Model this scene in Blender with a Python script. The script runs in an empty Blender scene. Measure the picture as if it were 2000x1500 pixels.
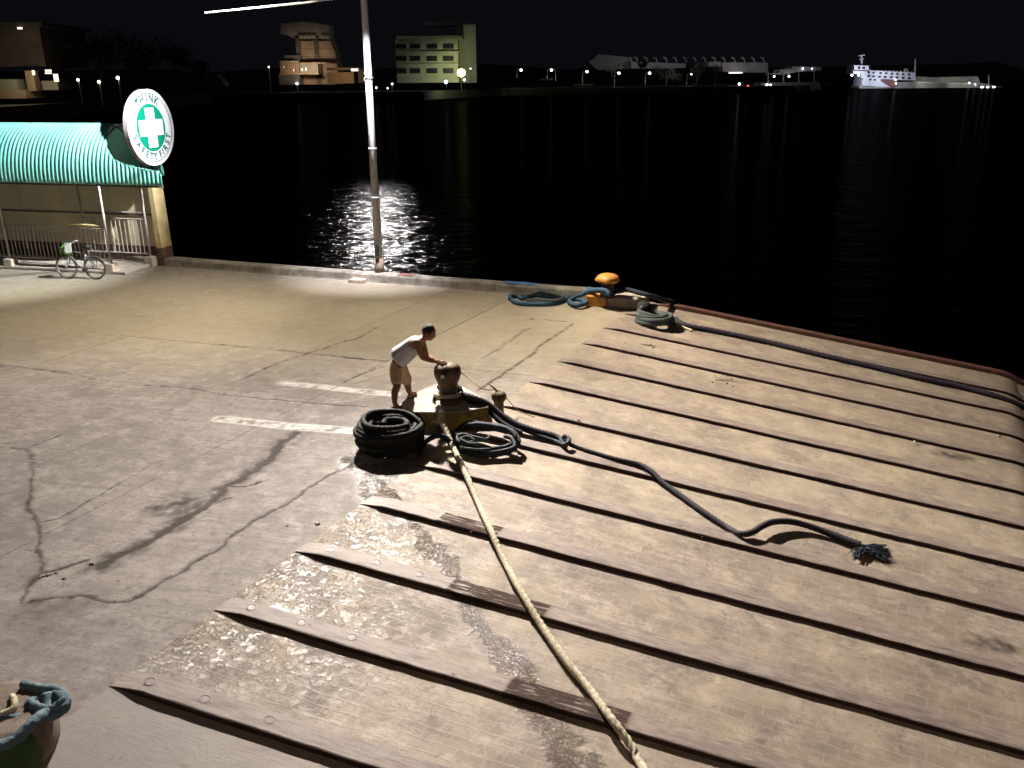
import bpy, bmesh, math, random
import numpy as np
from mathutils import Vector, Matrix
random.seed(7); rng=np.random.default_rng(5)
PI=math.pi
SC=bpy.context.scene
COL=SC.collection
# ------------------------------------------------------------------ camera
H=5.4; FPX=1700.0; PITCH=0.33902973; ROLL=0.00696496
cp,sp=math.cos(PITCH),math.sin(PITCH); cr,sr=math.cos(ROLL),math.sin(ROLL)
_rt=np.array([1.,0,0]); _dn=np.array([0,-sp,-cp]); FW=np.array([0,cp,-sp])
RT=cr*_rt+sr*_dn; DN=-sr*_rt+cr*_dn
CAM=np.array([0,0,H])
cam=bpy.data.cameras.new('camera'); camo=bpy.data.objects.new('camera',cam); COL.objects.link(camo)
m3=Matrix(((RT[0],-DN[0],-FW[0]),(RT[1],-DN[1],-FW[1]),(RT[2],-DN[2],-FW[2])))
camo.matrix_world=Matrix.Translation((0,0,H))@m3.to_4x4()
cam.sensor_width=36; cam.lens=36*FPX/2000; cam.clip_start=0.1; cam.clip_end=6000
SC.camera=camo
# ------------------------------------------------------------------ world (night)
W=bpy.data.worlds.new('World'); SC.world=W; W.use_nodes=True
bg=W.node_tree.nodes['Background']; bg.inputs[0].default_value=(0.40,0.42,0.62,1); bg.inputs[1].default_value=0.0052
# ------------------------------------------------------------------ view
SC.view_settings.view_transform='Standard'; SC.view_settings.look='None'
SC.view_settings.exposure=0.48; SC.view_settings.gamma=1; SC.view_settings.use_curve_mapping=False
SC.render.engine='CYCLES'
SC.cycles.max_bounces=6; SC.cycles.diffuse_bounces=3; SC.cycles.glossy_bounces=3
SC.cycles.sample_clamp_indirect=4
# ------------------------------------------------------------------ flood lights on the lamp post (the post is in the photo, its lamps just above the frame)
LAMP=Vector((-3.70,22.25,9.2))
def spot(name,loc,target,power,size,blend,color,soft=0.12):
    l=bpy.data.lights.new(name,'SPOT'); l.energy=power; l.spot_size=math.radians(size); l.spot_blend=blend
    l.color=color; l.shadow_soft_size=soft
    o=bpy.data.objects.new(name,l); COL.objects.link(o); o.location=loc
    o.rotation_euler=(Vector(target)-Vector(loc)).to_track_quat('-Z','Y').to_euler()
    return o
def point(name,loc,power,color,soft=0.2):
    l=bpy.data.lights.new(name,'POINT'); l.energy=power; l.color=color; l.shadow_soft_size=soft
    o=bpy.data.objects.new(name,l); COL.objects.link(o); o.location=loc; return o
def wash(name,loc,target,power,color,soft=0.4,size=110):
    return spot(name,Vector(tuple(loc)),Vector(tuple(target)),power,size,0.6,color,soft)
WARM=(1.0,0.86,0.70)
KP=13.4
NEUT=(1.0,0.92,0.84); WRM=(1.0,0.88,0.72)
FLOODS=[((1,1,0),58,370,NEUT),((-6,2,0),60,450,NEUT),((7,4,-1),55,1350,NEUT),((7,4,-1),80,546,NEUT),((12,14,-1),55,520,NEUT),((-8,8,0),80,480,NEUT),((5,13,-.5),80,190,WRM),((-12,15,0),80,90,WRM),((-12,21,0),80,200,WRM),((-3.5,17,0),80,105,WRM),((8,19,-1),55,480,WRM),((-8,20,0),80,125,WRM),((2,19,0),80,165,WRM)]
for i,(tg,sz,pw,cl) in enumerate(FLOODS):
    spot('flood_light_source',LAMP+Vector((-0.3+0.05*i,-0.05,0)),tg,pw*KP,sz,1.0,cl,0.06)
spot('down_light_source',LAMP+Vector((-0.05,-0.1,0.0)),(-3.72,24.28,1.8),3000,17,0.9,(0.95,0.93,1.0),0.06)
spot('flood_light_source',LAMP+Vector((-0.35,-0.05,0.02)),(-14.2,24.9,2.9),14500,46,0.8,(0.95,1.0,0.98),0.06)
spot('down_light_source',LAMP+Vector((0.3,-0.1,0.0)),(-3.7,24.3,2.5),7500,40,1.0,(0.95,0.93,1.0),0.06)

# weak fill lamp added behind the camera to lift the shadows
FILL_LAMP=Vector((4.2,-3.2,10.2))
spot('added_fill_light_source',FILL_LAMP,(-3.5,17,0),850,120,0.6,(1.0,0.80,0.64),0.35)

# ------------------------------------------------------------------ picture -> place helpers (rays onto real planes)
def ray(u,v): return (u-1000)/FPX*RT+(v-750)/FPX*DN+FW
def g(u,v,z=0.0):
    d=ray(u,v); return CAM+d*((z-H)/d[2])
def gy(u,v,y):
    d=ray(u,v); return CAM+d*(y/d[1])
O=g(215,1340); K=g(1178,641)
HD=(K-O)/np.linalg.norm(K-O)
AZ=-0.25571468; SL=0.15246811
DD=np.array([math.cos(AZ)*math.cos(SL),math.sin(AZ)*math.cos(SL),-math.sin(SL)])
NN=np.cross(DD,HD); NN/=np.linalg.norm(NN)
if NN[2]<0: NN=-NN
DH=np.array([math.cos(AZ),math.sin(AZ),0])
PITCHB=1.3645
TEND=8.55
SL2=math.radians(33)
D2=np.array([math.cos(AZ)*math.cos(SL2),math.sin(AZ)*math.cos(SL2),-math.sin(SL2)])
N2=np.cross(D2,HD); N2/=np.linalg.norm(N2)
if N2[2]<0: N2=-N2
def RP(s,t,h=0.0):
    """point of the ramp: s along the hinge, t down the slope, h above the surface"""
    if t<=TEND: return O+HD*s+DD*t+NN*h
    k=min(1,(t-TEND)/0.5)
    n=NN*(1-k)+N2*k; n/=np.linalg.norm(n)
    d=(DD*(1-k*.5)+D2*(k*.5)) 
    return O+HD*s+DD*TEND+d*(t-TEND)+n*h
def gr(u,v,h=0.0):
    d=ray(u,v); o=O+NN*h; return CAM+d*(((o-CAM)@NN)/(d@NN))
MST=np.array([HD,DD]).T
MSTi=np.linalg.pinv(MST)
def st(p): return MSTi@(np.asarray(p)-O)
BH=0.058; BW=0.26
def gs(u,v,h=0.0):
    """pixel onto deck or ramp, riding over the beams"""
    p=gr(u,v,h); s,t=st(p)
    if t<0: return g(u,v,h)
    k=(s%PITCHB)
    e=max(0,min(1,(k+0.14)/0.12)) if k<0.1 else 1
    d=min(abs(k-BW/2),abs(k-BW/2-PITCHB),abs(k-BW/2+PITCHB))
    w=max(0,min(1,(BW/2+0.12-d)/0.12))*min(1,t/0.5)
    return gr(u,v,h+BH*w)
# ------------------------------------------------------------------ node materials
def nt(m): return m.node_tree.nodes,m.node_tree.links
def mat(name,c1,c2=None,rough=0.7,metal=0.0,scale=6.0,bump=0.15,bscale=None,detail=6,spec=0.4,contrast=(0.35,0.65),stretch=None,rvar=0.1):
    m=bpy.data.materials.new(name); m.use_nodes=True; n,l=nt(m)
    b=n['Principled BSDF']; b.inputs['Metallic'].default_value=metal
    b.inputs['Specular IOR Level'].default_value=spec
    c2=c2 or tuple(x*0.6 for x in c1)
    tc=n.new('ShaderNodeTexCoord'); mp=n.new('ShaderNodeMapping'); l.new(tc.outputs['Object'],mp.inputs[0])
    if stretch: mp.inputs['Scale'].default_value=stretch
    no=n.new('ShaderNodeTexNoise'); no.inputs['Scale'].default_value=scale; no.inputs['Detail'].default_value=detail; no.inputs['Roughness'].default_value=0.65
    l.new(mp.outputs[0],no.inputs['Vector'])
    r=n.new('ShaderNodeMapRange'); r.inputs[1].default_value=contrast[0]; r.inputs[2].default_value=contrast[1]; l.new(no.outputs[0],r.inputs[0])
    mx=n.new('ShaderNodeMix'); mx.data_type='RGBA'; mx.inputs[6].default_value=(*c1,1); mx.inputs[7].default_value=(*c2,1)
    l.new(r.outputs[0],mx.inputs[0]); l.new(mx.outputs[2],b.inputs['Base Color'])
    rr=n.new('ShaderNodeMapRange'); rr.inputs[3].default_value=max(0.03,rough-rvar); rr.inputs[4].default_value=min(1,rough+rvar); l.new(no.outputs[0],rr.inputs[0]); l.new(rr.outputs[0],b.inputs['Roughness'])
    if bump:
        n2=n.new('ShaderNodeTexNoise'); n2.inputs['Scale'].default_value=bscale or scale*5; n2.inputs['Detail'].default_value=5; l.new(mp.outputs[0],n2.inputs['Vector'])
        bp=n.new('ShaderNodeBump'); bp.inputs['Strength'].default_value=bump; bp.inputs['Distance'].default_value=0.02
        l.new(n2.outputs[0],bp.inputs['Height']); l.new(bp.outputs[0],b.inputs['Normal'])
    return m
def emat(name,c,s):
    m=bpy.data.materials.new(name); m.use_nodes=True; n,l=nt(m); b=n['Principled BSDF']
    b.inputs['Base Color'].default_value=(*[min(1,x) for x in c],1); b.inputs['Emission Color'].default_value=(*c,1); b.inputs['Emission Strength'].default_value=s
    tx=n.new('ShaderNodeTexNoise'); tx.inputs['Scale'].default_value=9
    r=n.new('ShaderNodeMapRange'); r.inputs[3].default_value=s*0.75; r.inputs[4].default_value=s*1.2; l.new(tx.outputs[0],r.inputs[0]); l.new(r.outputs[0],b.inputs['Emission Strength'])
    return m
def math_(n,l,op,a,b=None,c=None,clamp=False):
    x=n.new('ShaderNodeMath'); x.operation=op; x.use_clamp=clamp
    for i,v in enumerate((a,b,c)):
        if v is None: continue
        if isinstance(v,(int,float)): x.inputs[i].default_value=v
        else: l.new(v,x.inputs[i])
    return x.outputs[0]
def mixc(n,l,f,a,b,mode='MIX'):
    x=n.new('ShaderNodeMix'); x.data_type='RGBA'; x.blend_type=mode
    if isinstance(f,(int,float)): x.inputs[0].default_value=f
    else: l.new(f,x.inputs[0])
    for i,v in ((6,a),(7,b)):
        if isinstance(v,tuple): x.inputs[i].default_value=(*v,1)
        else: l.new(v,x.inputs[i])
    return x.outputs[2]
def rng_(n,l,v,a,b,c=0.0,d=1.0):
    r=n.new('ShaderNodeMapRange'); r.inputs[1].default_value=a; r.inputs[2].default_value=b; r.inputs[3].default_value=c; r.inputs[4].default_value=d
    l.new(v,r.inputs[0]); return r.outputs[0]
def noise(n,l,vec,scale,detail=5,rough=0.6,dist=0.0):
    x=n.new('ShaderNodeTexNoise'); x.inputs['Scale'].default_value=scale; x.inputs['Detail'].default_value=detail; x.inputs['Roughness'].default_value=rough; x.inputs['Distortion'].default_value=dist
    l.new(vec,x.inputs['Vector']); return x.outputs[0]
def concrete(name,base,dark,light,yellow,rotdeg,grid=False,rough=0.72,glaze=0.0):
    """worn outdoor concrete; vertex attribute wear = (dirt, paint, wet, dust)"""
    m=bpy.data.materials.new(name); m.use_nodes=True; n,l=nt(m); b=n['Principled BSDF']
    tc=n.new('ShaderNodeTexCoord')
    mp=n.new('ShaderNodeMapping'); mp.inputs['Rotation'].default_value=(0,0,math.radians(-rotdeg)); l.new(tc.outputs['Object'],mp.inputs[0])
    st_=n.new('ShaderNodeMapping'); st_.inputs['Scale'].default_value=(0.22,2.2,1); l.new(mp.outputs[0],st_.inputs[0])
    at=n.new('ShaderNodeAttribute'); at.attribute_name='wear'
    sep=n.new('ShaderNodeSeparateColor'); l.new(at.outputs['Color'],sep.inputs[0])
    dirt,paint,wet=sep.outputs[0],sep.outputs[1],sep.outputs[2]; yellow_tint=at.outputs['Alpha']
    big=noise(n,l,mp.outputs[0],0.45,4,0.55,0.6)
    mid=noise(n,l,mp.outputs[0],2.6,8,0.68,0.3)
    fine=noise(n,l,mp.outputs[0],42,4,0.7)
    streak=noise(n,l,st_.outputs[0],5.5,8,0.72,0.5)
    streak2=noise(n,l,st_.outputs[0],24,5,0.7)
    c=mixc(n,l,rng_(n,l,big,0.35,0.65),base,dark)
    c=mixc(n,l,rng_(n,l,mid,0.47,0.66,0,0.85),c,light)
    c=mixc(n,l,rng_(n,l,noise(n,l,mp.outputs[0],7.5,8,0.75,0.6),0.51,0.66,0,0.85),c,tuple(x*0.8 for x in dark))
    c=mixc(n,l,rng_(n,l,streak,0.47,0.70,0,0.65),c,tuple(x*0.8 for x in dark))
    c=mixc(n,l,rng_(n,l,streak2,0.52,0.72,0,0.5),c,tuple(x*0.5 for x in dark))
    c=mixc(n,l,rng_(n,l,fine,0.50,0.68,0,0.45),c,tuple(x*0.55 for x in dark))
    c=mixc(n,l,math_(n,l,'MULTIPLY',yellow_tint,0.85),c,yellow)
    hgt=None
    if grid:
        # scored anti-slip pattern: staggered oblong impressions
        br=n.new('ShaderNodeTexBrick'); br.inputs['Scale'].default_value=1.0; br.inputs['Brick Width'].default_value=0.27; br.inputs['Row Height'].default_value=0.15
        br.inputs['Mortar Size'].default_value=0.020; br.inputs['Mortar Smooth'].default_value=1.0; br.offset=0.5
        br.inputs['Color1'].default_value=(0.25,0.25,0.25,1); br.inputs['Color2'].default_value=(1,1,1,1); br.inputs['Mortar'].default_value=(0,0,0,1)
        wv=n.new('ShaderNodeVectorMath'); wv.operation='SCALE'; wv.inputs[3].default_value=0.12
        nz=n.new('ShaderNodeTexNoise'); nz.inputs['Scale'].default_value=1.9; nz.inputs['Detail'].default_value=4; l.new(mp.outputs[0],nz.inputs['Vector']); l.new(nz.outputs['Color'],wv.inputs[0])
        ast=n.new('ShaderNodeAttribute'); ast.attribute_name='st'
        av=n.new('ShaderNodeVectorMath'); av.operation='ADD'; l.new(ast.outputs['Vector'],av.inputs[0]); l.new(wv.outputs[0],av.inputs[1])
        l.new(av.outputs[0],br.inputs['Vector'])
        pm=noise(n,l,mp.outputs[0],1.1,5,0.6); pmask=math_(n,l,'MULTIPLY',rng_(n,l,pm,0.38,0.54),math_(n,l,'SUBTRACT',1.0,paint))
        c=mixc(n,l,math_(n,l,'MULTIPLY',math_(n,l,'MULTIPLY',br.outputs['Fac'],pmask),0.30),c,tuple(min(1,x*1.2) for x in light))
        ton=n.new('ShaderNodeRGBToBW'); l.new(br.outputs['Color'],ton.inputs[0])
        c=mixc(n,l,math_(n,l,'MULTIPLY',math_(n,l,'MULTIPLY',rng_(n,l,ton.outputs[0],0.3,1.0,0.42,0.0),pmask),0.8),c,dark)
        hgt=math_(n,l,'MULTIPLY',math_(n,l,'MULTIPLY',br.outputs['Fac'],pmask),0.15)
    if grid: c=mixc(n,l,math_(n,l,'MULTIPLY',paint,0.8,clamp=True),c,mixc(n,l,rng_(n,l,mid,0.4,0.7),(0.27,0.24,0.222),(0.20,0.175,0.16)))
    # paint, dirt, wet
    pn=noise(n,l,st_.outputs[0],14,6,0.75)
    pf=math_(n,l,'MULTIPLY',paint,rng_(n,l,pn,0.38,0.52),clamp=True)
    c=mixc(n,l,pf,c,(0.62,0.60,0.56)) if not grid else c
    c=mixc(n,l,math_(n,l,'MULTIPLY',dirt,0.92,clamp=True),c,(0.035,0.027,0.022))
    wn=noise(n,l,mp.outputs[0],17,6,0.75,1.2)
    wf=math_(n,l,'MULTIPLY',wet,rng_(n,l,wn,0.43,0.50),clamp=True)
    c=mixc(n,l,math_(n,l,'MULTIPLY',wf,0.62),c,(0.05,0.042,0.032))
    l.new(c,b.inputs['Base Color'])
    rg=rng_(n,l,mid,0.3,0.7,rough+0.1,rough-0.12)
    if glaze:
        gz=rng_(n,l,noise(n,l,av.outputs[0] if grid else mp.outputs[0],9.0,9,0.85),0.485,0.53)
        ag=n.new('ShaderNodeAttribute'); ag.attribute_name='glaze'; gz=math_(n,l,'MULTIPLY',gz,ag.outputs['Fac'])
        rg=math_(n,l,'SUBTRACT',rg,math_(n,l,'MULTIPLY',gz,glaze))
    rg=math_(n,l,'ADD',math_(n,l,'MULTIPLY',rg,math_(n,l,'SUBTRACT',1.0,wf)),math_(n,l,'MULTIPLY',wf,0.10))
    l.new(rg,b.inputs['Roughness']); l.new(math_(n,l,'ADD',math_(n,l,'MULTIPLY',wf,0.32),0.42 if grid else 0.10),b.inputs['Specular IOR Level'])
    h=math_(n,l,'ADD',math_(n,l,'MULTIPLY',mid,0.5),math_(n,l,'MULTIPLY',fine,0.22))
    h=math_(n,l,'ADD',h,math_(n,l,'MULTIPLY',streak2,0.3))
    if hgt is not None: h=math_(n,l,'ADD',h,hgt)
    rip=noise(n,l,mp.outputs[0],30,3,0.6,0.5)
    h=math_(n,l,'ADD',h,math_(n,l,'MULTIPLY',math_(n,l,'MULTIPLY',rip,wf),1.5))
    if glaze: h=math_(n,l,'ADD',h,math_(n,l,'MULTIPLY',math_(n,l,'MULTIPLY',noise(n,l,mp.outputs[0],22,4,0.65,0.4),gz),1.0))
    bp=n.new('ShaderNodeBump'); bp.inputs['Strength'].default_value=0.8; bp.inputs['Distance'].default_value=0.011; l.new(h,bp.inputs['Height'])
    l.new(bp.outputs[0],b.inputs['Normal'])
    return m
AZD=math.degrees(AZ)
M={}
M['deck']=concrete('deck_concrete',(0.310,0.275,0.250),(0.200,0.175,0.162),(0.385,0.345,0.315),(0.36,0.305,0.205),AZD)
M['ramp']=concrete('ramp_concrete',(0.310,0.252,0.203),(0.150,0.116,0.095),(0.46,0.385,0.305),(0.42,0.34,0.23),AZD,grid=True,rough=0.70,glaze=0.54)
M['kerb']=mat('kerb_concrete',(0.36,0.32,0.26),(0.16,0.14,0.115),0.85,scale=3,bump=0.5,bscale=18)
M['quay']=mat('quay_side',(0.08,0.07,0.06),(0.03,0.027,0.024),0.8,scale=1.5,bump=0.4)
def beam_mat(name,c1,c2,c3,rough):
    m=bpy.data.materials.new(name); m.use_nodes=True; n,l=nt(m); b=n['Principled BSDF']
    tc=n.new('ShaderNodeTexCoord'); mp=n.new('ShaderNodeMapping'); mp.inputs['Rotation'].default_value=(0,0,-AZ); l.new(tc.outputs['Object'],mp.inputs[0])
    sm=n.new('ShaderNodeMapping'); sm.inputs['Scale'].default_value=(0.3,2.5,1); l.new(mp.outputs[0],sm.inputs[0])
    at=n.new('ShaderNodeAttribute'); at.attribute_name='wear'; sep=n.new('ShaderNodeSeparateColor'); l.new(at.outputs['Color'],sep.inputs[0])
    a=noise(n,l,mp.outputs[0],3.5,7,0.7,0.6); s=noise(n,l,sm.outputs[0],11,7,0.7); f=noise(n,l,mp.outputs[0],60,3)
    c=mixc(n,l,rng_(n,l,a,0.42,0.62),c1,c2); c=mixc(n,l,rng_(n,l,s,0.45,0.64,0,0.9),c,c3); c=mixc(n,l,rng_(n,l,noise(n,l,sm.outputs[0],4.0,8,0.75),0.52,0.66,0,0.8),c,tuple(x*0.45 for x in c2))
    wn=noise(n,l,sm.outputs[0],9,6,0.75,0.5)
    wf=math_(n,l,'MULTIPLY',sep.outputs[2],rng_(n,l,wn,0.36,0.46),clamp=True)
    c=mixc(n,l,math_(n,l,'MULTIPLY',wf,0.85),c,(0.045,0.030,0.025))
    l.new(c,b.inputs['Base Color'])
    r=rng_(n,l,a,0.3,0.7,rough+0.08,rough-0.08)
    r=math_(n,l,'ADD',math_(n,l,'MULTIPLY',r,math_(n,l,'SUBTRACT',1.0,wf)),math_(n,l,'MULTIPLY',wf,0.14)); l.new(r,b.inputs['Roughness'])
    bp=n.new('ShaderNodeBump'); bp.inputs['Strength'].default_value=0.6; bp.inputs['Distance'].default_value=0.006
    l.new(math_(n,l,'ADD',s,math_(n,l,'MULTIPLY',f,0.4)),bp.inputs['Height']); l.new(bp.outputs[0],b.inputs['Normal'])
    return m
M['beamtop']=beam_mat('beam_top_worn',(0.29,0.235,0.198),(0.205,0.158,0.134),(0.165,0.12,0.105),0.68)
M['beamside']=beam_mat('beam_side_rust',(0.075,0.030,0.022),(0.045,0.018,0.014),(0.028,0.012,0.010),0.75)
M['rust']=mat('rust_edge',(0.13,0.06,0.042),(0.07,0.034,0.025),0.7,scale=7,bump=0.4)
M['bolt']=mat('bolt_ring',(0.19,0.14,0.13),(0.12,0.09,0.085),0.5,scale=20)
M['blackrope']=mat('black_rope',(0.016,0.016,0.014),(0.007,0.007,0.0065),0.8,scale=30,bump=0.4)
M['navyrope']=mat('navy_rope',(0.020,0.033,0.052),(0.007,0.011,0.019),0.7,scale=30,bump=0.4)
M['purplerope']=mat('dark_violet_rope',(0.036,0.029,0.042),(0.015,0.012,0.020),0.75,scale=30,bump=0.4)
M['bluerope']=mat('blue_rope',(0.05,0.125,0.20),(0.03,0.07,0.11),0.8,scale=20,bump=0.4)
M['greyrope']=mat('grey_green_rope',(0.085,0.105,0.10),(0.045,0.055,0.055),0.8,scale=20,bump=0.4)
M['whiterope']=mat('cream_rope',(0.68,0.61,0.46),(0.36,0.30,0.20),0.85,scale=25,bump=0.5)
M['cord']=mat('thin_cord',(0.30,0.20,0.10),(0.2,0.14,0.08),0.8)
M['bollard']=mat('bollard_rust',(0.19,0.115,0.052),(0.045,0.026,0.015),0.65,scale=5,bump=0.6,bscale=16)
M['orange']=mat('orange_paint',(0.62,0.30,0.05),(0.40,0.17,0.03),0.6,scale=6,bump=0.6,bscale=14)
M['stem']=mat('dark_stem',(0.10,0.075,0.055),(0.05,0.04,0.03),0.7)
M['platform']=mat('platform_concrete',(0.46,0.41,0.37),(0.29,0.25,0.22),0.75,scale=3,bump=0.5,bscale=20)
M['yellow']=mat('yellow_paint_worn',(0.40,0.25,0.02),(0.20,0.135,0.05),0.7,scale=5,bump=0.4,contrast=(0.4,0.55))
M['polegrey']=mat('pole_paint',(0.80,0.79,0.82),(0.70,0.68,0.70),0.6,scale=3,bump=0.1)
M['blackmetal']=mat('black_metal',(0.02,0.02,0.02),(0.01,0.01,0.01),0.6)
M['whiteconc']=mat('light_concrete',(0.52,0.43,0.34),(0.30,0.24,0.19),0.85,scale=6,bump=0.4)
M['roof']=mat('turquoise_sheet',(0.27,0.70,0.63),(0.20,0.58,0.52),0.42,scale=1.2,bump=0.05)
M['walltan']=mat('tan_wall',(0.80,0.69,0.48),(0.68,0.58,0.40),0.85,scale=1.6,bump=0.15)
M['wallend']=mat('cream_wall_end',(0.66,0.52,0.27),(0.50,0.38,0.19),0.85,scale=3,bump=0.2)
M['dado']=mat('brown_dado',(0.16,0.09,0.07),(0.10,0.06,0.05),0.8,scale=4)
M['fencepaint']=mat('railing_paint',(0.55,0.50,0.48),(0.36,0.32,0.30),0.6,scale=5,bump=0.05)
M['signwhite']=mat('sign_white',(0.52,0.51,0.56),(0.46,0.455,0.50),0.35,scale=2,bump=0.0)
M['signgreen']=mat('sign_green',(0.0,0.145,0.09),(0.0,0.125,0.08),0.4,scale=2,bump=0.0)
M['signdark']=mat('sign_letter_green',(0.01,0.065,0.055),(0.01,0.055,0.05),0.4,scale=2,bump=0.0)
M['rimpink']=mat('sign_rim',(0.60,0.52,0.58),(0.45,0.40,0.44),0.5,scale=4)
M['chrome']=mat('bike_grey_paint',(0.22,0.22,0.24),(0.13,0.13,0.15),0.35,metal=0.4,scale=8,bump=0.0)
M['tyre']=mat('tyre_rubber',(0.10,0.095,0.09),(0.06,0.055,0.05),0.8,scale=20)
M['rim']=mat('rim_alloy',(0.36,0.355,0.36),(0.28,0.28,0.28),0.35,metal=0.5,scale=10,bump=0.0)
M['paper']=mat('white_plate',(0.85,0.85,0.85),(0.75,0.75,0.76),0.6)
M['leafgreen']=mat('green_bag',(0.07,0.20,0.03),(0.16,0.32,0.07),0.7,scale=12)
M['skin']=mat('skin',(0.30,0.145,0.075),(0.235,0.11,0.057),0.5,scale=9,bump=0.05)
M['shirt']=mat('white_vest',(0.62,0.62,0.66),(0.46,0.46,0.50),0.85,scale=7,bump=0.6,bscale=9)
M['shorts']=mat('khaki_shorts',(0.52,0.37,0.22),(0.36,0.25,0.15),0.85,scale=12,bump=0.6,bscale=14)
M['hair']=mat('black_hair',(0.016,0.013,0.012),(0.010,0.008,0.008),0.7,scale=60,bump=0.6)
M['sandal']=mat('dark_sandal',(0.03,0.025,0.022))
M['sack']=mat('brown_sack',(0.20,0.155,0.115),(0.12,0.085,0.06),0.6,scale=4,bump=0.8,bscale=9)
M['tarp']=mat('green_tarp',(0.045,0.10,0.015),(0.025,0.06,0.01),0.6,scale=3,bump=0.5,bscale=8)
M['bluehose']=mat('blue_grey_fibre',(0.13,0.20,0.24),(0.07,0.12,0.15),0.8,scale=8,bump=0.8,bscale=26)
M['foliage']=mat('dark_foliage',(0.05,0.07,0.03),(0.03,0.045,0.02),0.8,scale=2)
M['trunk']=mat('bark',(0.09,0.07,0.05))
M['land']=mat('far_land',(0.10,0.09,0.075),(0.06,0.055,0.045),0.9,scale=0.05)
M['farwhite']=mat('far_cream_wall',(0.48,0.46,0.36),(0.40,0.38,0.29),0.9,scale=0.3,bump=0)
M['fargrey']=mat('far_grey_wall',(0.36,0.34,0.32),(0.27,0.26,0.25),0.9,scale=0.3,bump=0)
M['fartan']=mat('far_tan_wall',(0.46,0.33,0.22),(0.34,0.24,0.16),0.9,scale=0.4,bump=0)
M['farglass']=mat('far_dark_glass',(0.03,0.035,0.03),(0.02,0.022,0.02),0.35,scale=1,bump=0)
M['farroof']=mat('far_roof',(0.16,0.14,0.13),(0.10,0.09,0.085),0.8,scale=0.3,bump=0)
M['shipwhite']=mat('ship_white',(0.75,0.76,0.82),(0.62,0.63,0.70),0.5,scale=0.2,bump=0)
M['shiphull']=mat('ship_hull_red',(0.22,0.10,0.09),(0.14,0.07,0.06),0.6,scale=0.3,bump=0)
M['shipgrey']=mat('ship_grey',(0.40,0.40,0.36),(0.30,0.30,0.28),0.6,scale=0.2,bump=0)
M['bulbwhite']=emat('bulb_white',(0.85,0.93,1.0),7)
M['bulbyellow']=emat('bulb_yellow',(1.0,0.97,0.30),5)
M['bulbwarm']=emat('bulb_warm',(1.0,0.80,0.52),9)
M['bulbblue']=emat('bulb_blue',(0.35,0.62,1.0),6)
M['bulbred']=emat('bulb_red',(1.0,0.06,0.05),5)
M['litwarm']=emat('lit_room_warm',(1.0,0.78,0.62),1.2)
M['litwhite']=emat('lit_room_white',(1.0,0.96,0.9),2.5)
M['floodglass']=emat('flood_glass',(1.0,0.92,0.8),30)

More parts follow.
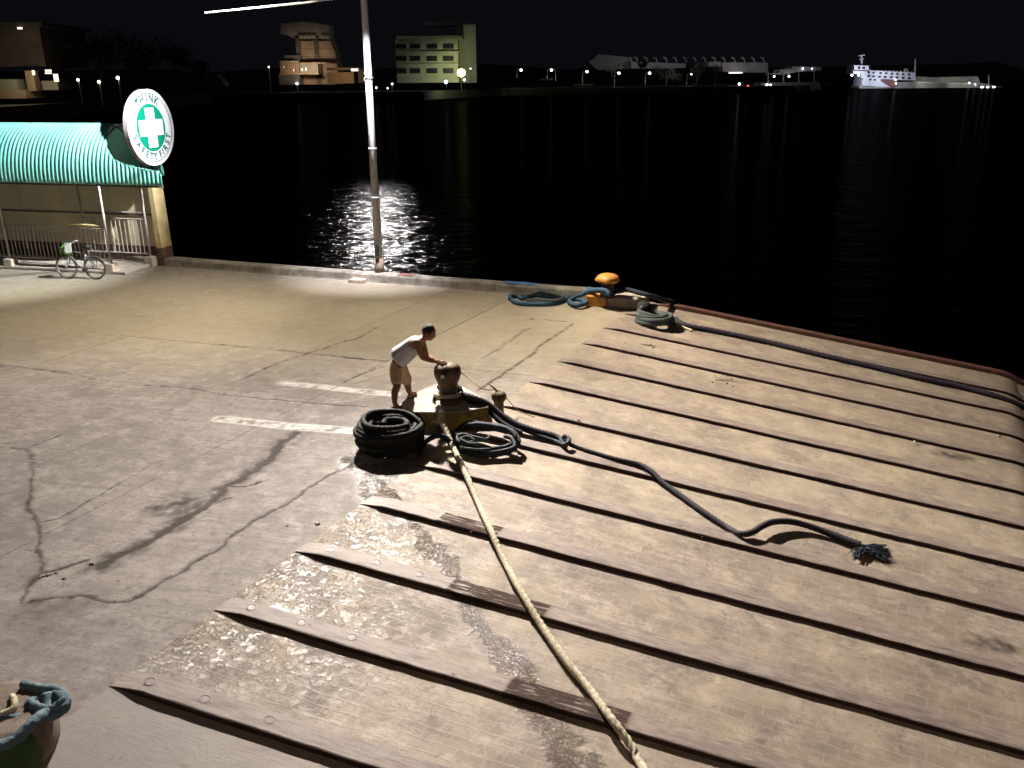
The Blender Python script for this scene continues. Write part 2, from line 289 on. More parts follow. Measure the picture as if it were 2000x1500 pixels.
# ------------------------------------------------------------------ mesh helpers
class MB:
    def __init__(s): s.v=[]; s.f=[]; s.mi=[]
    def add(s,vs,fs,mi=0):
        o=len(s.v); s.v+= [tuple(map(float,p)) for p in vs]; s.f+=[tuple(i+o for i in f) for f in fs]; s.mi+=[mi]*len(fs)
    def box(s,c,d,ax=None,mi=0,top=1.0):
        """c centre, d full sizes, ax three axis vectors, top: scale of the upper face"""
        c=np.array(c,float); ax=ax if ax is not None else np.eye(3); ax=np.array(ax,float)
        vs=[]
        for z in (-.5,.5):
            k=top if z>0 else 1
            for x,y in ((-.5,-.5),(.5,-.5),(.5,.5),(-.5,.5)): vs.append(c+ax[0]*x*d[0]*k+ax[1]*y*d[1]*k+ax[2]*z*d[2])
        s.add(vs,[(0,3,2,1),(4,5,6,7),(0,1,5,4),(1,2,6,5),(2,3,7,6),(3,0,4,7)],mi); return s
    def prism(s,poly,h,mi=0,mi_top=None):
        """poly list of 3D points (counter-clockwise from above), extruded down by h"""
        n=len(poly); p=[np.array(q,float) for q in poly]; dn=np.array([0,0,-h]) if not hasattr(h,'__len__') else np.array(h)
        s.add(p+[q+dn for q in p],[tuple(range(n))],mi if mi_top is None else mi_top)
        o=len(s.v)-2*n
        for i in range(n):
            j=(i+1)%n; s.f.append((o+i,o+i+n,o+j+n,o+j)); s.mi.append(mi)
        s.f.append(tuple(o+n+i for i in reversed(range(n)))); s.mi.append(mi)
        return s
    def tube(s,path,r,seg=8,mi=0,cap=True,lobes=0,pitch=0.3,closed=False,lobe_depth=0.2):
        P=[np.array(p,float) for p in path]; n=len(P)
        rs=r if hasattr(r,'__len__') else [r]*n
        T=[]
        for i in range(n):
            a=P[(i-1)%n] if closed else P[max(0,i-1)]; b=P[(i+1)%n] if closed else P[min(n-1,i+1)]; t=b-a; T.append(t/(np.linalg.norm(t)+1e-9))
        up=np.array([0,0,1.]) if abs(T[0][2])<0.9 else np.array([1.,0,0])
        u=np.cross(up,T[0]); u/=np.linalg.norm(u); o=len(s.v); L=0
        for i in range(n):
            if i: L+=np.linalg.norm(P[i]-P[i-1]); u=u-T[i]*(u@T[i]); u/=np.linalg.norm(u)+1e-9
            w=np.cross(T[i],u)
            for k in range(seg):
                th=2*PI*k/seg; rr=rs[i]
                if lobes: rr*=(1-lobe_depth)+lobe_depth*abs(math.cos(lobes/2*(th-2*PI*L/pitch)))*1.25
                s.v.append(tuple(P[i]+(u*math.cos(th)+w*math.sin(th))*rr))
        m=n if closed else n-1
        for i in range(m):
            for k in range(seg):
                a=o+i*seg+k; b=o+i*seg+(k+1)%seg; c=o+((i+1)%n)*seg+(k+1)%seg; d=o+((i+1)%n)*seg+k
                s.f.append((a,b,c,d)); s.mi.append(mi)
        if cap and not closed:
            s.f.append(tuple(o+k for k in reversed(range(seg)))); s.mi.append(mi)
            s.f.append(tuple(o+(n-1)*seg+k for k in range(seg))); s.mi.append(mi)
        return s
    def lathe(s,prof,c,seg=24,mi=0,jit=0.0,ax=None):
        c=np.array(c,float); ax=np.eye(3) if ax is None else np.array(ax,float); o=len(s.v); n=len(prof)
        ph=[random.uniform(0,6) for _ in range(4)]
        for r,z in prof:
            for k in range(seg):
                th=2*PI*k/seg; q=1+jit*(math.sin(3*th+ph[0]+z*5)+.6*math.sin(5*th+ph[1]-z*9))
                s.v.append(tuple(c+ax[0]*r*q*math.cos(th)+ax[1]*r*q*math.sin(th)+ax[2]*(z+jit*0.3*math.sin(4*th+ph[2])*r)))
        for i in range(n-1):
            for k in range(seg):
                s.f.append((o+i*seg+k,o+i*seg+(k+1)%seg,o+(i+1)*seg+(k+1)%seg,o+(i+1)*seg+k)); s.mi.append(mi)
        s.f.append(tuple(o+k for k in reversed(range(seg)))); s.mi.append(mi)
        s.f.append(tuple(o+(n-1)*seg+k for k in range(seg))); s.mi.append(mi)
        return s
    def build(s,name,mats,parent=None,smooth=False,bevel=0,**props):
        me=bpy.data.meshes.new(name); me.from_pydata(s.v,[],s.f); 
        for mm in (mats if isinstance(mats,(list,tuple)) else [mats]): me.materials.append(mm)
        me.polygons.foreach_set('material_index',s.mi)
        if smooth: me.polygons.foreach_set('use_smooth',[True]*len(s.f))
        me.update()
        return link(name,me,parent,bevel,**props)
def link(name,me,parent=None,bevel=0,**props):
    o=bpy.data.objects.new(name,me); COL.objects.link(o)
    if parent is not None: o.parent=parent; o.matrix_parent_inverse=wm(parent).inverted()
    if bevel:
        b=o.modifiers.new('bevel','BEVEL'); b.width=bevel; b.segments=2; b.limit_method='ANGLE'
    for k,v in props.items(): o[k]=v
    return o
def wm(o):
    # world matrix without waiting for a depsgraph update
    if o.parent is None: return o.matrix_basis.copy()
    return wm(o.parent)@o.matrix_parent_inverse@o.matrix_basis
def thing(name,loc,label,cat,group=None,kind=None):
    o=bpy.data.objects.new(name,None); COL.objects.link(o); o.location=tuple(loc); o.empty_display_size=0.2
    if kind: o['kind']=kind
    else: o['label']=label; o['category']=cat
    if group: o['group']=group
    return o
def tag(o,label,cat,group=None):
    o['label']=label; o['category']=cat
    if group: o['group']=group
    return o
def copy_thing(root,loc,label,group=None,rz=None):
    r=root.copy(); COL.objects.link(r); r.location=tuple(loc); r['label']=label
    if rz is not None: r.rotation_euler=(0,0,rz)
    if group: r['group']=group
    for ch in list(root.children):
        c=ch.copy(); COL.objects.link(c); c.parent=r; c.matrix_parent_inverse=ch.matrix_parent_inverse.copy()
        for gch in ch.children:
            d=gch.copy(); COL.objects.link(d); d.parent=c; d.matrix_parent_inverse=gch.matrix_parent_inverse.copy()
    return r
def catmull(P,step,closed=False):
    P=[np.array(p,float) for p in P]; n=len(P); out=[]
    rngi=range(n) if closed else range(n-1)
    for i in rngi:
        a=P[(i-1)%n] if (closed or i>0) else 2*P[0]-P[1]; b=P[i]; c=P[(i+1)%n]; d=P[(i+2)%n] if (closed or i+2<n) else 2*P[-1]-P[-2]
        m=max(2,int(np.linalg.norm(c-b)/step))
        for k in range(m):
            t=k/m; out.append(0.5*((2*b)+(-a+c)*t+(2*a-5*b+4*c-d)*t*t+(-a+3*b-3*c+d)*t**3))
    if not closed: out.append(P[-1])
    return out
def rope_mesh(P,r,step=None,seg=12,pitch=None,**k):
    step=step or r*0.55
    return MB().tube(catmull(P,step),r,seg,lobes=3,pitch=pitch or r*5.5,**k)
# value noise in numpy for wear maps
class VN:
    def __init__(s,seed): s.t=np.random.default_rng(seed).random((256,256))
    def __call__(s,x,y):
        xi=np.floor(x).astype(int); yi=np.floor(y).astype(int); fx=x-xi; fy=y-yi; fx=fx*fx*(3-2*fx); fy=fy*fy*(3-2*fy)
        t=s.t; a=t[xi&255,yi&255]; b=t[(xi+1)&255,yi&255]; c=t[xi&255,(yi+1)&255]; d=t[(xi+1)&255,(yi+1)&255]
        return a*(1-fx)*(1-fy)+b*fx*(1-fy)+c*(1-fx)*fy+d*fx*fy
    def fbm(s,x,y,o=4):
        r=0; a=.5; tt=0
        for i in range(o): r=r+a*s(x*2**i+17*i,y*2**i-9*i); tt+=a; a*=.55
        return r/tt
vn=VN(3); vn2=VN(11)
def poly_dist(X,Y,line):
    """distance to a polyline and the parameter along it"""
    best=np.full(X.shape,1e9); par=np.zeros(X.shape); L=0
    for i in range(len(line)-1):
        ax,ay=line[i][:2]; bx,by=line[i+1][:2]; dx,dy=bx-ax,by-ay; q=dx*dx+dy*dy
        t=np.clip(((X-ax)*dx+(Y-ay)*dy)/q,0,1); d=np.hypot(X-ax-t*dx,Y-ay-t*dy); m=d<best
        best=np.where(m,d,best); par=np.where(m,L+t*math.sqrt(q),par); L+=math.sqrt(q)
    return best,par,L

# ------------------------------------------------------------------ wear fields
def pl(*pts): return [g(u,v) for u,v in pts]
CR=[ # polyline, half width, strength, spread of the dirt
 (pl((578,846),(548,868),(530,892),(500,915),(470,934),(440,950),(418,975),(392,995),(350,1020),(310,1045),(285,1062),(240,1080),(215,1094),(196,1108)),0.075,1.0,0.20),
 (pl((390,995),(430,978),(452,972)),0.02,1.0,0.03),(pl((440,950),(480,950),(512,942)),0.02,1.0,0.03),
 (pl((215,1178),(250,1176),(290,1155),(330,1130),(400,1085),(425,1075),(450,1050),(500,1015),(560,985),(600,955),(640,930),(700,900)),0.022,0.9,0.05),
 (pl((55,877),(62,905),(60,930),(56,960),(57,990),(66,1012),(76,1035),(76,1060),(79,1090),(80,1118)),0.016,0.8,0.05),
 (pl((78,1022),(108,1014),(135,1000),(170,980),(205,960),(232,946)),0.014,0.75,0.03),
 (pl((232,946),(270,925),(300,905),(350,885)),0.006,0.4,0.02),
 (pl((80,1118),(112,1112),(150,1098),(172,1094)),0.02,0.8,0.05),
 (pl((80,1118),(60,1140),(44,1162),(48,1175),(100,1170),(160,1164),(215,1178)),0.016,0.75,0.08),
 (pl((-20,873),(50,876),(70,868),(125,846)),0.008,0.6,0.02),(pl((480,738),(510,722),(560,704),(600,690),(640,678),(700,660),(735,640)),0.018,0.7,0.03),
 (pl((0,715),(100,724),(170,738),(290,752),(370,757),(440,772),(505,778),(600,786),(720,795)),0.016,0.65,0.03),
 (pl((420,671),(520,680),(600,690),(750,705)),0.014,0.6,0.03),(pl((672,746),(700,733),(750,714)),0.016,0.7,0.03),
 (pl((935,762),(985,728),(1030,700),(1060,672),(1095,650),(1120,630)),0.024,0.85,0.04),
 (pl((940,700),(975,680),(1010,655),(1035,640)),0.02,0.5,0.05),(pl((1028,625),(1050,618)),0.02,0.7,0.02),(pl((1035,623),(1075,625),(1110,628)),0.015,0.7,0.02),
 (pl((690,750),(740,735),(800,715),(850,718)),0.012,0.4,0.03),
]
PAINT=[(pl((552,748),(640,757),(770,770)),0.12),(pl((430,818),(560,832),(640,838),(702,842)),0.14)]
def blob(X,Y,u,v,ru,rv=None,ramp=False):
    c=(gr if ramp else g)(u,v); return np.exp(-(((X-c[0])/ru)**2+((Y-c[1])/(rv or ru))**2))
def dist_pts(X,Y,line,wid):
    d,p,L=poly_dist(X,Y,line); return np.clip((wid-d)/(wid*0.5),0,1)
WETLINE=[gr(u,v) for u,v in ((740,955),(790,1000),(832,1045),(860,1095),(890,1135),(905,1170),(925,1215),(965,1265),(1005,1310),(1040,1365),(1080,1430),(1130,1500))]
WETDECK=pl((700,898),(740,925),(742,965))
def wear(X,Y,ramp):
    n1=vn.fbm(X*2.5,Y*2.5); n2=vn2.fbm(X*9,Y*9); n3=vn.fbm(X*28+50,Y*28,3)
    dirt=np.zeros(X.shape); dep=np.zeros(X.shape); paint=np.zeros(X.shape)
    if not ramp:
        jx=X+(vn.fbm(X*5,Y*5)-.5)*0.12; jy=Y+(vn2.fbm(X*5+9,Y*5)-.5)*0.12
        for line,hw,stg,spr in CR:
            L=np.array(line); m=(X>L[:,0].min()-.4)&(X<L[:,0].max()+.4)&(Y>L[:,1].min()-.4)&(Y<L[:,1].max()+.4)
            if not m.any(): continue
            d,p,T=poly_dist(jx[m],jy[m],line); w=hw*(0.55+0.9*n2[m])
            k=np.clip((w-d)/(w*0.45),0,1)*stg*np.clip(0.35+1.5*n3[m],0,1)
            sp_=np.clip(1-d/(spr*(0.4+1.5*n1[m])),0,1)*0.85*stg*np.clip(n2[m]*2.2-0.5,0,1)
            dirt[m]=np.maximum(dirt[m],np.maximum(k,sp_)); dep[m]=np.maximum(dep[m],k)
        for line,hw in PAINT:
            d,p,T=poly_dist(X,Y,line); edge=np.clip(1-abs(d-hw*0.9)/0.03,0,1); body=np.clip((hw-d)/0.02,0,1)*np.clip((n2-0.36)*6,0,1)
            paint=np.maximum(paint,np.maximum(edge*1.0,body*1.0))
        dirt=np.maximum(dirt,0.5*np.clip((blob(X,Y,110,1200,0.7)+0)*1.6*n1-.2,0,1)*n2)
        dirt=np.maximum(dirt,np.clip(blob(X,Y,350,985,0.5,0.35)*n2*1.5-.15,0,.6))
        dirt=np.maximum(dirt,np.clip((n3-0.74)*3,0,0.8)*np.clip(n1*2-.5,0,1))
        yellow_tint=np.clip((Y-14.3+0.30*X*0.4+3*(n1-.5))/3.5,0,1)*(0.55+0.5*n2)*np.clip(1-(Y-22.5)/4,0.35,1)  # yellow tint, stronger towards the far deck
        wet=dist_pts(X,Y,WETDECK,0.42)
        c=g(765,893); wet=np.maximum(wet,np.clip(1.25-np.hypot((X-c[0])/0.62,(Y-c[1])/0.34),0,1))
        wet=np.clip(wet*(0.2+1.6*n2),0,1)
    else:
        d,p,T=poly_dist(X+(n1-.5)*0.3,Y+(n1-.5)*0.3,WETLINE); wd=0.14+0.12*p/T
        wet=np.clip((wd*(0.5+n2)-d)/0.08,0,1)*(0.5+n3)
        yellow_tint=np.clip(0.30+1.4*(n1-.5)+0.25*(Y>11),0,1)*0.8
        dirt=np.clip((n3-0.70)*3,0,0.7)*np.clip(n1*2-.6,0,1)
        for (u,v,r_) in ((1425,743,0.22),(1270,675,0.16),(1235,690,0.14),(1480,665,0.3),(1860,890,0.3),(1950,1260,0.3)):
            dirt=np.maximum(dirt,np.clip(blob(X,Y,u,v,r_*1.6,r_*.6,True)*n2*1.7-.25,0,.75))
        paint=np.clip(0.9-((np.stack([X-O[0],Y-O[1]],-1))@HD[:2])*1.2,0,1)
    return np.clip(dirt*1.55,0,1),paint,np.clip(wet,0,1),np.clip(yellow_tint,0,1),dep,n1,n2
def field_mesh(name,P,nu,nv,ramp,material,parent,skirt=0.05,tone=0.0,nrm=(0,0,1)):
    """P array (nu*nv,3) grid -> mesh with wear attribute; edges get a skirt so that every slab has thickness"""
    X,Y=P[:,0],P[:,1]; dirt,paint,wet,yellow_tint,dep,n1,n2=wear(X,Y,ramp)
    P=P.copy(); rel=-0.016*dep+(n1-.5)*0.010+(n2-.5)*0.0035
    P+=np.outer(rel,np.array(nrm))
    G=P.reshape(nu,nv,3)
    # rounded worn arris + skirt
    for sl_ in ((0,slice(None)),(-1,slice(None)),(slice(None),0),(slice(None),-1)): G[sl_]-=np.array(nrm)*0.004
    idx=np.arange(nu*nv).reshape(nu,nv)
    q=np.stack([idx[:-1,:-1],idx[1:,:-1],idx[1:,1:],idx[:-1,1:]],-1).reshape(-1,4)
    ring=np.concatenate([idx[:,0],idx[-1,1:],idx[-2::-1,-1],idx[0,-2:0:-1]])
    m=len(ring); base=nu*nv; low=np.concatenate([P[ring]-np.array(nrm)*skirt,P[ring]])
    a=base+m+np.arange(m); b=np.roll(a,-1); la=base+np.arange(m); lb=base+(np.arange(m)+1)%m
    sk=np.stack([a,la,lb,b],-1)
    V=np.concatenate([P,low]); Fq=np.concatenate([q,sk])
    # orientation
    nz=np.cross(V[q[0][1]]-V[q[0][0]],V[q[0][3]]-V[q[0][0]])
    if nz[2]<0: Fq=Fq[:,::-1]
    me=bpy.data.meshes.new(name); me.vertices.add(len(V)); me.vertices.foreach_set('co',V.astype(np.float32).ravel())
    me.loops.add(Fq.size); me.loops.foreach_set('vertex_index',Fq.astype(np.int32).ravel())
    me.polygons.add(len(Fq)); me.polygons.foreach_set('loop_start',np.arange(0,Fq.size,4,dtype=np.int32)); me.polygons.foreach_set('loop_total',np.full(len(Fq),4,dtype=np.int32))
    me.materials.append(material); me.update(calc_edges=True); me.validate()
    if ramp:
        q_=np.stack([X-O[0],Y-O[1]],-1); cc=np.linalg.solve(np.array([HD[:2],DH[:2]]).T,q_.T)
        gl=np.exp(-np.clip(cc[1],0,9)/1.5)*np.clip((cc[0]+.3)/1.2,0,1)*np.clip((5.4-cc[0])/1.5,0,1)
        stv=np.zeros((len(V),3),np.float32); stv[:base,0]=cc[1]; stv[:base,1]=cc[0]; sa=me.attributes.new('st','FLOAT_VECTOR','POINT'); sa.data.foreach_set('vector',stv.ravel())
        ga=me.attributes.new('glaze','FLOAT','POINT'); ga.data.foreach_set('value',np.concatenate([gl,np.zeros(len(V)-base)]).astype(np.float32))
    at=me.attributes.new('wear','FLOAT_COLOR','POINT'); C=np.zeros((len(V),4),np.float32)
    C[:base,0]=np.clip(dirt+tone,0,1); C[:base,1]=paint; C[:base,2]=wet; C[:base,3]=yellow_tint
    C[base:,0]=0.35; at.data.foreach_set('color',C.ravel())
    me.polygons.foreach_set('use_smooth',np.concatenate([np.ones(len(q),bool),np.zeros(len(sk),bool)]))
    return link(name,me,parent)

# ------------------------------------------------------------------ PIER DECK
KD=np.array([math.cos(math.radians(-18)),math.sin(math.radians(-18)),0])
def deck_st(p):
    M=np.array([HD[:2],-KD[:2]]).T; return np.linalg.solve(M,(np.array(p)-O)[:2])
KA=np.array([-10.49,26.39,0]); KB=np.array([1.86,21.85,0]); KDIR=(KB-KA)/np.linalg.norm(KB-KA)
KN=np.array([-KDIR[1],KDIR[0],0])  # towards the water
kl0=deck_st(KB); kl1=deck_st(KA-KDIR*14)
def smax(t): return kl0[0]+(kl1[0]-kl0[0])*(t-kl0[1])/(kl1[1]-kl0[1])
sJ=deck_st((-2.41,14.16,0))[0]; sJ2=deck_st((-2.59,16.77,0))[0]
tL=deck_st(g(700,900))[1]; tM=deck_st(g(700,733))[1]; tN=deck_st(g(480,735))[1]
deck=thing('pier_deck',(0,0,0),None,None,kind='structure')
pier=MB(); 
c0=O+HD*-9; far=[O+HD*(-9),KB+HD*0.0,KA-KDIR*18,O+HD*(-9)-KD*26]
pier.prism([p+np.array([0,0,-0.06]) for p in (c0,KB,KA-KDIR*18,O+HD*-9-KD*26)],2.8)
pier.build('slab_bed',M['quay'],deck)
tj=[0.0,tM,tN,tN+4.4,tN+9,tN+15,25]
sj=[-9,-4.2,0.5+sJ-5.3,sJ,sJ2,None]
sj=sorted([-9,sJ-9.0,sJ,sJ2])
for i in range(len(tj)-1):
    t0,t1=tj[i]+(0.0 if i==0 else 0.004),tj[i+1]-0.004
    for j in range(len(sj)):
        s0=sj[j]+0.004; top=(j==len(sj)-1)
        s1=sj[j+1]-0.004 if not top else None
        mid=O+HD*(s0+1.5)-KD*(t0+t1)/2
        dist=np.hypot(mid[0],mid[1]); near=dist<16 and mid[0]>-9
        res=0.024 if near else (0.05 if dist<26 else 0.12)
        if s0<-3.5: res=0.15
        if not top and s1<0: res=0.05
        nu=max(4,int((t1-t0)/res)); nv=max(4,int(((s1 if s1 is not None else smax(t0))-s0)/res))
        tt=np.linspace(t0,t1,nu); 
        a=np.linspace(0,1,nv); S=np.array([s0+( (s1 if s1 is not None else smax(t)-0.005)-s0)*a for t in tt]); T=np.repeat(tt[:,None],nv,1)
        P=O[None]+S.reshape(-1,1)*HD[None]-T.reshape(-1,1)*KD[None]
        P[:,2]=0; P=P+np.array([0,0,rng.uniform(-0.004,0.004)])
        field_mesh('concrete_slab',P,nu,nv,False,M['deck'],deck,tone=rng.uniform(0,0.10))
# ------------------------------------------------------------------ RAMP
ramp=thing('ramp',(0,0,0),None,None,kind='structure')
rb=MB()
SMAX=16.55
corners=[RP(-4,0,-0.06),RP(-4,TEND,-0.06),RP(SMAX,TEND,-0.06),RP(SMAX,0,-0.06)]
rb.prism(corners,3.4)
rb.prism([RP(-4,TEND,-0.06),RP(-4,12.4,-0.06),RP(SMAX,12.4,-0.06),RP(SMAX,TEND,-0.06)],1.6)
rb.build('ramp_bed',M['quay'],ramp)
bounds=[-4,-2*PITCHB,-PITCHB]+[k*PITCHB for k in range(13)]+[SMAX-0.02]
for k in range(len(bounds)-1):
    s0,s1=bounds[k],bounds[k+1]
    if s1-s0<0.05: continue
    ln=12.4; near=k<10
    res=0.03 if k<9 else 0.045
    nu=int(ln/res); nv=max(3,int((s1-s0)/res))
    T=np.linspace(0,ln,nu)
    base=np.array([RP(0,t) for t in T]); off=np.linspace(s0+0.002,s1-0.002,nv)
    P=(base[:,None,:]+off[None,:,None]*HD[None,None,:]).reshape(-1,3)
    field_mesh('concrete_strip',P,nu,nv,True,M['ramp'],ramp,nrm=NN)
# beams: raised skids, wedge at the hinge, level top at first, dark rusty side
WETB={1:((1000,1330),(1215,1425)),2:((880,1140),(1075,1195)),3:((850,1015),(960,1060))}
def beam(s0,w,h,ln,t0=0.0,mats=None,jit=0.013):
    nt_=int((ln-t0)/0.06); vs=[];fs=[];mi=[]
    ts=np.linspace(t0,ln,nt_); wv=VN(int(abs(s0)*100)+5)
    prof_n=6
    for i,t in enumerate(ts):
        hh=min(h,0.004+(t-t0)*0.17)
        j=(wv(np.array([t*1.3]),np.array([0.5]))[0]-.5)*jit*2; j2=(wv(np.array([t*6.]),np.array([3.5]))[0]-.5)*jit
        sk=-(t0)*0
        row=[(s0+j*0.5,-0.02),(s0+j*0.5+j2,hh*0.93-0.002),(s0+0.012+j2,hh),(s0+w*0.5,hh+0.001+j2*.4),(s0+w-0.012+j,hh),(s0+w+j*.5,-0.02)]
        for a,b in row: vs.append(RP(a,t,b))
    n=prof_n
    for i in range(nt_-1):
        for k in range(n-1):
            fs.append((i*n+k,(i+1)*n+k,(i+1)*n+k+1,i*n+k+1)); mi.append(0 if k in(2,3,1) else 1)
    fs.append(tuple(range(n))); mi.append(1); fs.append(tuple((nt_-1)*n+k for k in reversed(range(n)))); mi.append(1)
    mb=MB(); mb.v=[tuple(v) for v in vs]; mb.f=fs; mb.mi=mi; return mb,ts,n
ringmb=MB().lathe([(0.050,0.0),(0.055,0.003),(0.047,0.004),(0.042,0.0005),(0.0,0.0005)],(0,0,0),18)
ring_me=None
for k in range(-1,12):
    s0=k*PITCHB
    mb,ts,n=beam(s0,BW,BH,12.2)
    b=mb.build('beam',[M['beamtop'],M['beamside']],ramp)
    me=b.data; at=me.attributes.new('wear','FLOAT_COLOR','POINT'); C=np.zeros((len(me.vertices),4),np.float32)
    if k in WETB:
        ta=st(gr(*WETB[k][0],BH))[1]; tb=st(gr(*WETB[k][1],BH))[1]
        for i,t in enumerate(ts): C[i*n:(i+1)*n,2]=1.0 if ta<t<tb else 0
    at.data.foreach_set('color',C.ravel())
    BOLTPX={0:((285,1337),(393,1371),(520,1412)),1:((490,1187),(585,1218),(682,1249)),2:((647,1072),(735,1098),(816,1124))}
    if k in BOLTPX:
        for u_,v_ in BOLTPX[k]:
            s_b,t=st(gr(u_,v_,BH)); p=RP(s0+BW*0.55,t,BH+0.001)
            if ring_me is None:
                ro=ringmb.build('bolt',M['bolt'],b,smooth=False); ring_me=ro.data
            else: ro=link('bolt',ring_me,b)
            ro.location=tuple(p); ro.rotation_euler=Vector(NN).to_track_quat('Z','Y').to_euler()
# rusty edge rail along the far side of the ramp
mb,ts,n=beam(SMAX-0.22,0.22,0.09,12.2,t0=0.45,jit=0.01)
b=mb.build('edge_beam',[M['rust'],M['rust']],ramp)
# ------------------------------------------------------------------ KERB and quay side
def kerb_run(A,B,wid,hgt,name):
    A=np.array(A,float);B=np.array(B,float); L=np.linalg.norm(B-A); d=(B-A)/L; nn=np.array([-d[1],d[0],0]); m=int(L/0.08); v=VN(int(L*10))
    vs=[];fs=[]
    for i in range(m+1):
        x=i*L/m; q=lambda f,a,o:(v(np.array([x*f]),np.array([o+.5]))[0]-.5)*a
        j=q(3,.03,1); jz=q(2.3,.016,4); c=q(8,.02,7); ch=max(0,q(5,.12,9)-.03)
        row=[(-0.03+0*j,-0.03),(0.0+j,0.04),(0.03+j*.6+ch*.5,hgt-0.035+c-ch*.5),(0.06+c*.5+ch*.6,hgt+jz-ch*.3),(wid*.6,hgt+jz+.006),(wid-0.02,hgt+jz),(wid,hgt-0.03),(wid,-3.0)]
        for a,b in row: vs.append(A+d*x+nn*a+np.array([0,0,b]))
    n=8
    for i in range(m):
        for k in range(n-1): fs.append((i*n+k,(i+1)*n+k,(i+1)*n+k+1,i*n+k+1))
    fs.append(tuple(range(n))); fs.append(tuple(m*n+k for k in reversed(range(n))))
    mb=MB(); mb.add(vs,fs); return mb.build(name,M['kerb'],None,kind='structure')
kerb=kerb_run(KA-KDIR*18,KB+KDIR*0.9,0.42,0.22,'kerb')
def patch(a,b,off,wid,z,material,name='paint_patch'):
    a=np.array(a);b=np.array(b);pts=[];m=14
    up=[];lo=[]
    for i in range(m+1):
        p=a+(b-a)*i/m; up.append(p+KN*(off+wid+random.uniform(-.03,.03))+np.array([0,0,z])); lo.append(p+KN*(off+random.uniform(-.02,.02))+np.array([0,0,z]))
    mb=MB()
    for i in range(m): mb.add([lo[i],lo[i+1],up[i+1],up[i]],[(0,1,2,3)])
    return mb.build(name,material,kerb)
def onk(u): # point of the kerb line under image column u
    best=None
    for i in range(400):
        p=KA+KDIR*(i*0.04); d=p-CAM; z=d@FW; x=1000+FPX*(d@RT)/z
        if x>u: return p
M['bluepaint']=mat('blue_paint',(0.10,0.20,0.42),(0.06,0.13,0.30),0.7,scale=5)
M['redpaint']=mat('red_brown_paint',(0.22,0.09,0.07),(0.15,0.07,0.05),0.7,scale=5)
patch(onk(978),onk(1042),0.10,0.30,0.236,M['bluepaint'])
patch(onk(772),onk(800),0.08,0.32,0.237,M['redpaint'])

# ------------------------------------------------------------------ WATER
def water_mat():
    m=bpy.data.materials.new('harbour_water'); m.use_nodes=True; n,l=nt(m); b=n['Principled BSDF']
    b.inputs['Base Color'].default_value=(0.004,0.006,0.007,1); b.inputs['Roughness'].default_value=0.10; b.inputs['IOR'].default_value=1.33
    tc=n.new('ShaderNodeTexCoord'); mp=n.new('ShaderNodeMapping'); mp.inputs['Scale'].default_value=(0.40,1.0,1); l.new(tc.outputs['Object'],mp.inputs[0])
    a=noise(n,l,mp.outputs[0],0.7,3,0.5,0.4); c=noise(n,l,mp.outputs[0],3.4,3,0.5,0.3)
    h=math_(n,l,'ADD',math_(n,l,'MULTIPLY',a,1.0),math_(n,l,'MULTIPLY',c,0.32))
    bp=n.new('ShaderNodeBump'); bp.inputs['Strength'].default_value=1.0; bp.inputs['Distance'].default_value=0.42; l.new(h,bp.inputs['Height']); l.new(bp.outputs[0],b.inputs['Normal'])
    df=n.new('ShaderNodeBsdfDiffuse'); df.inputs[0].default_value=(0.0004,0.0005,0.0006,1)
    ms=n.new('ShaderNodeMixShader'); ms.inputs[0].default_value=0.03; l.new(df.outputs[0],ms.inputs[1]); l.new(b.outputs[0],ms.inputs[2]); l.new(ms.outputs[0],n['Material Output'].inputs[0])
    return m
WZ=-2.0
wm_=MB(); 
wm_.add([(-3000,-300,WZ),(3000,-300,WZ),(3000,5000,WZ),(-3000,5000,WZ)],[(0,1,2,3)]); wo=wm_.build('water',water_mat(),None,kind='structure')

# ------------------------------------------------------------------ LAMP POST
lp=thing('lamp_post',(-3.71,24.18,0),'tall pale grey lamp post on a concrete block at the quay edge','lamp post')
bx=np.array([KDIR,KN,[0,0,1]])
c=g(744,549)
MB().box((c[0],c[1]+0.12,0.08),(0.74,0.62,0.20),bx,top=0.95).build('base_block',M['whiteconc'],lp,bevel=0.02)
px,py=-3.72,24.28
MB().tube([(px,py,0.15),(px,py,10.2)],[0.115,0.075],20).build('pole',M['polegrey'],lp,smooth=True)
MB().tube([(px,py,0.1),(px,py,0.62)],[0.145,0.14],18).build('base_collar',mat('pole_rust_collar',(0.26,0.19,0.14),(0.16,0.12,0.09)),lp,smooth=True)
MB().box((px-0.02,py-0.155,0.86),(0.10,0.05,0.34)).build('cable_box',M['blackmetal'],lp)
for z in (2.3,3.6,5.4): MB().tube([(px,py,z),(px,py,z+0.03)],[0.116,0.116],16).build('pole_band',M['polegrey'],lp)
p0=gy(400,25,22.7); p1=gy(600,5,23.5); p2=gy(716,-12,24.3)
MB().tube([p0,p1,p2],[0.018,0.026,0.03],8).build('side_arm',mat('white_arm',(0.85,0.85,0.85),(0.7,0.7,0.7),0.5),lp)
MB().tube(catmull([(px,py,8.7),(px,py-.35,9.35),(px,py-1.1,9.5),(px,py-1.9,9.5)],.1),0.05,10).build('outreach_arm',M['polegrey'],lp,smooth=True)
MB().box((px-0.03,py-1.95,9.47),(1.5,0.08,0.08)).build('cross_arm',M['polegrey'],lp)
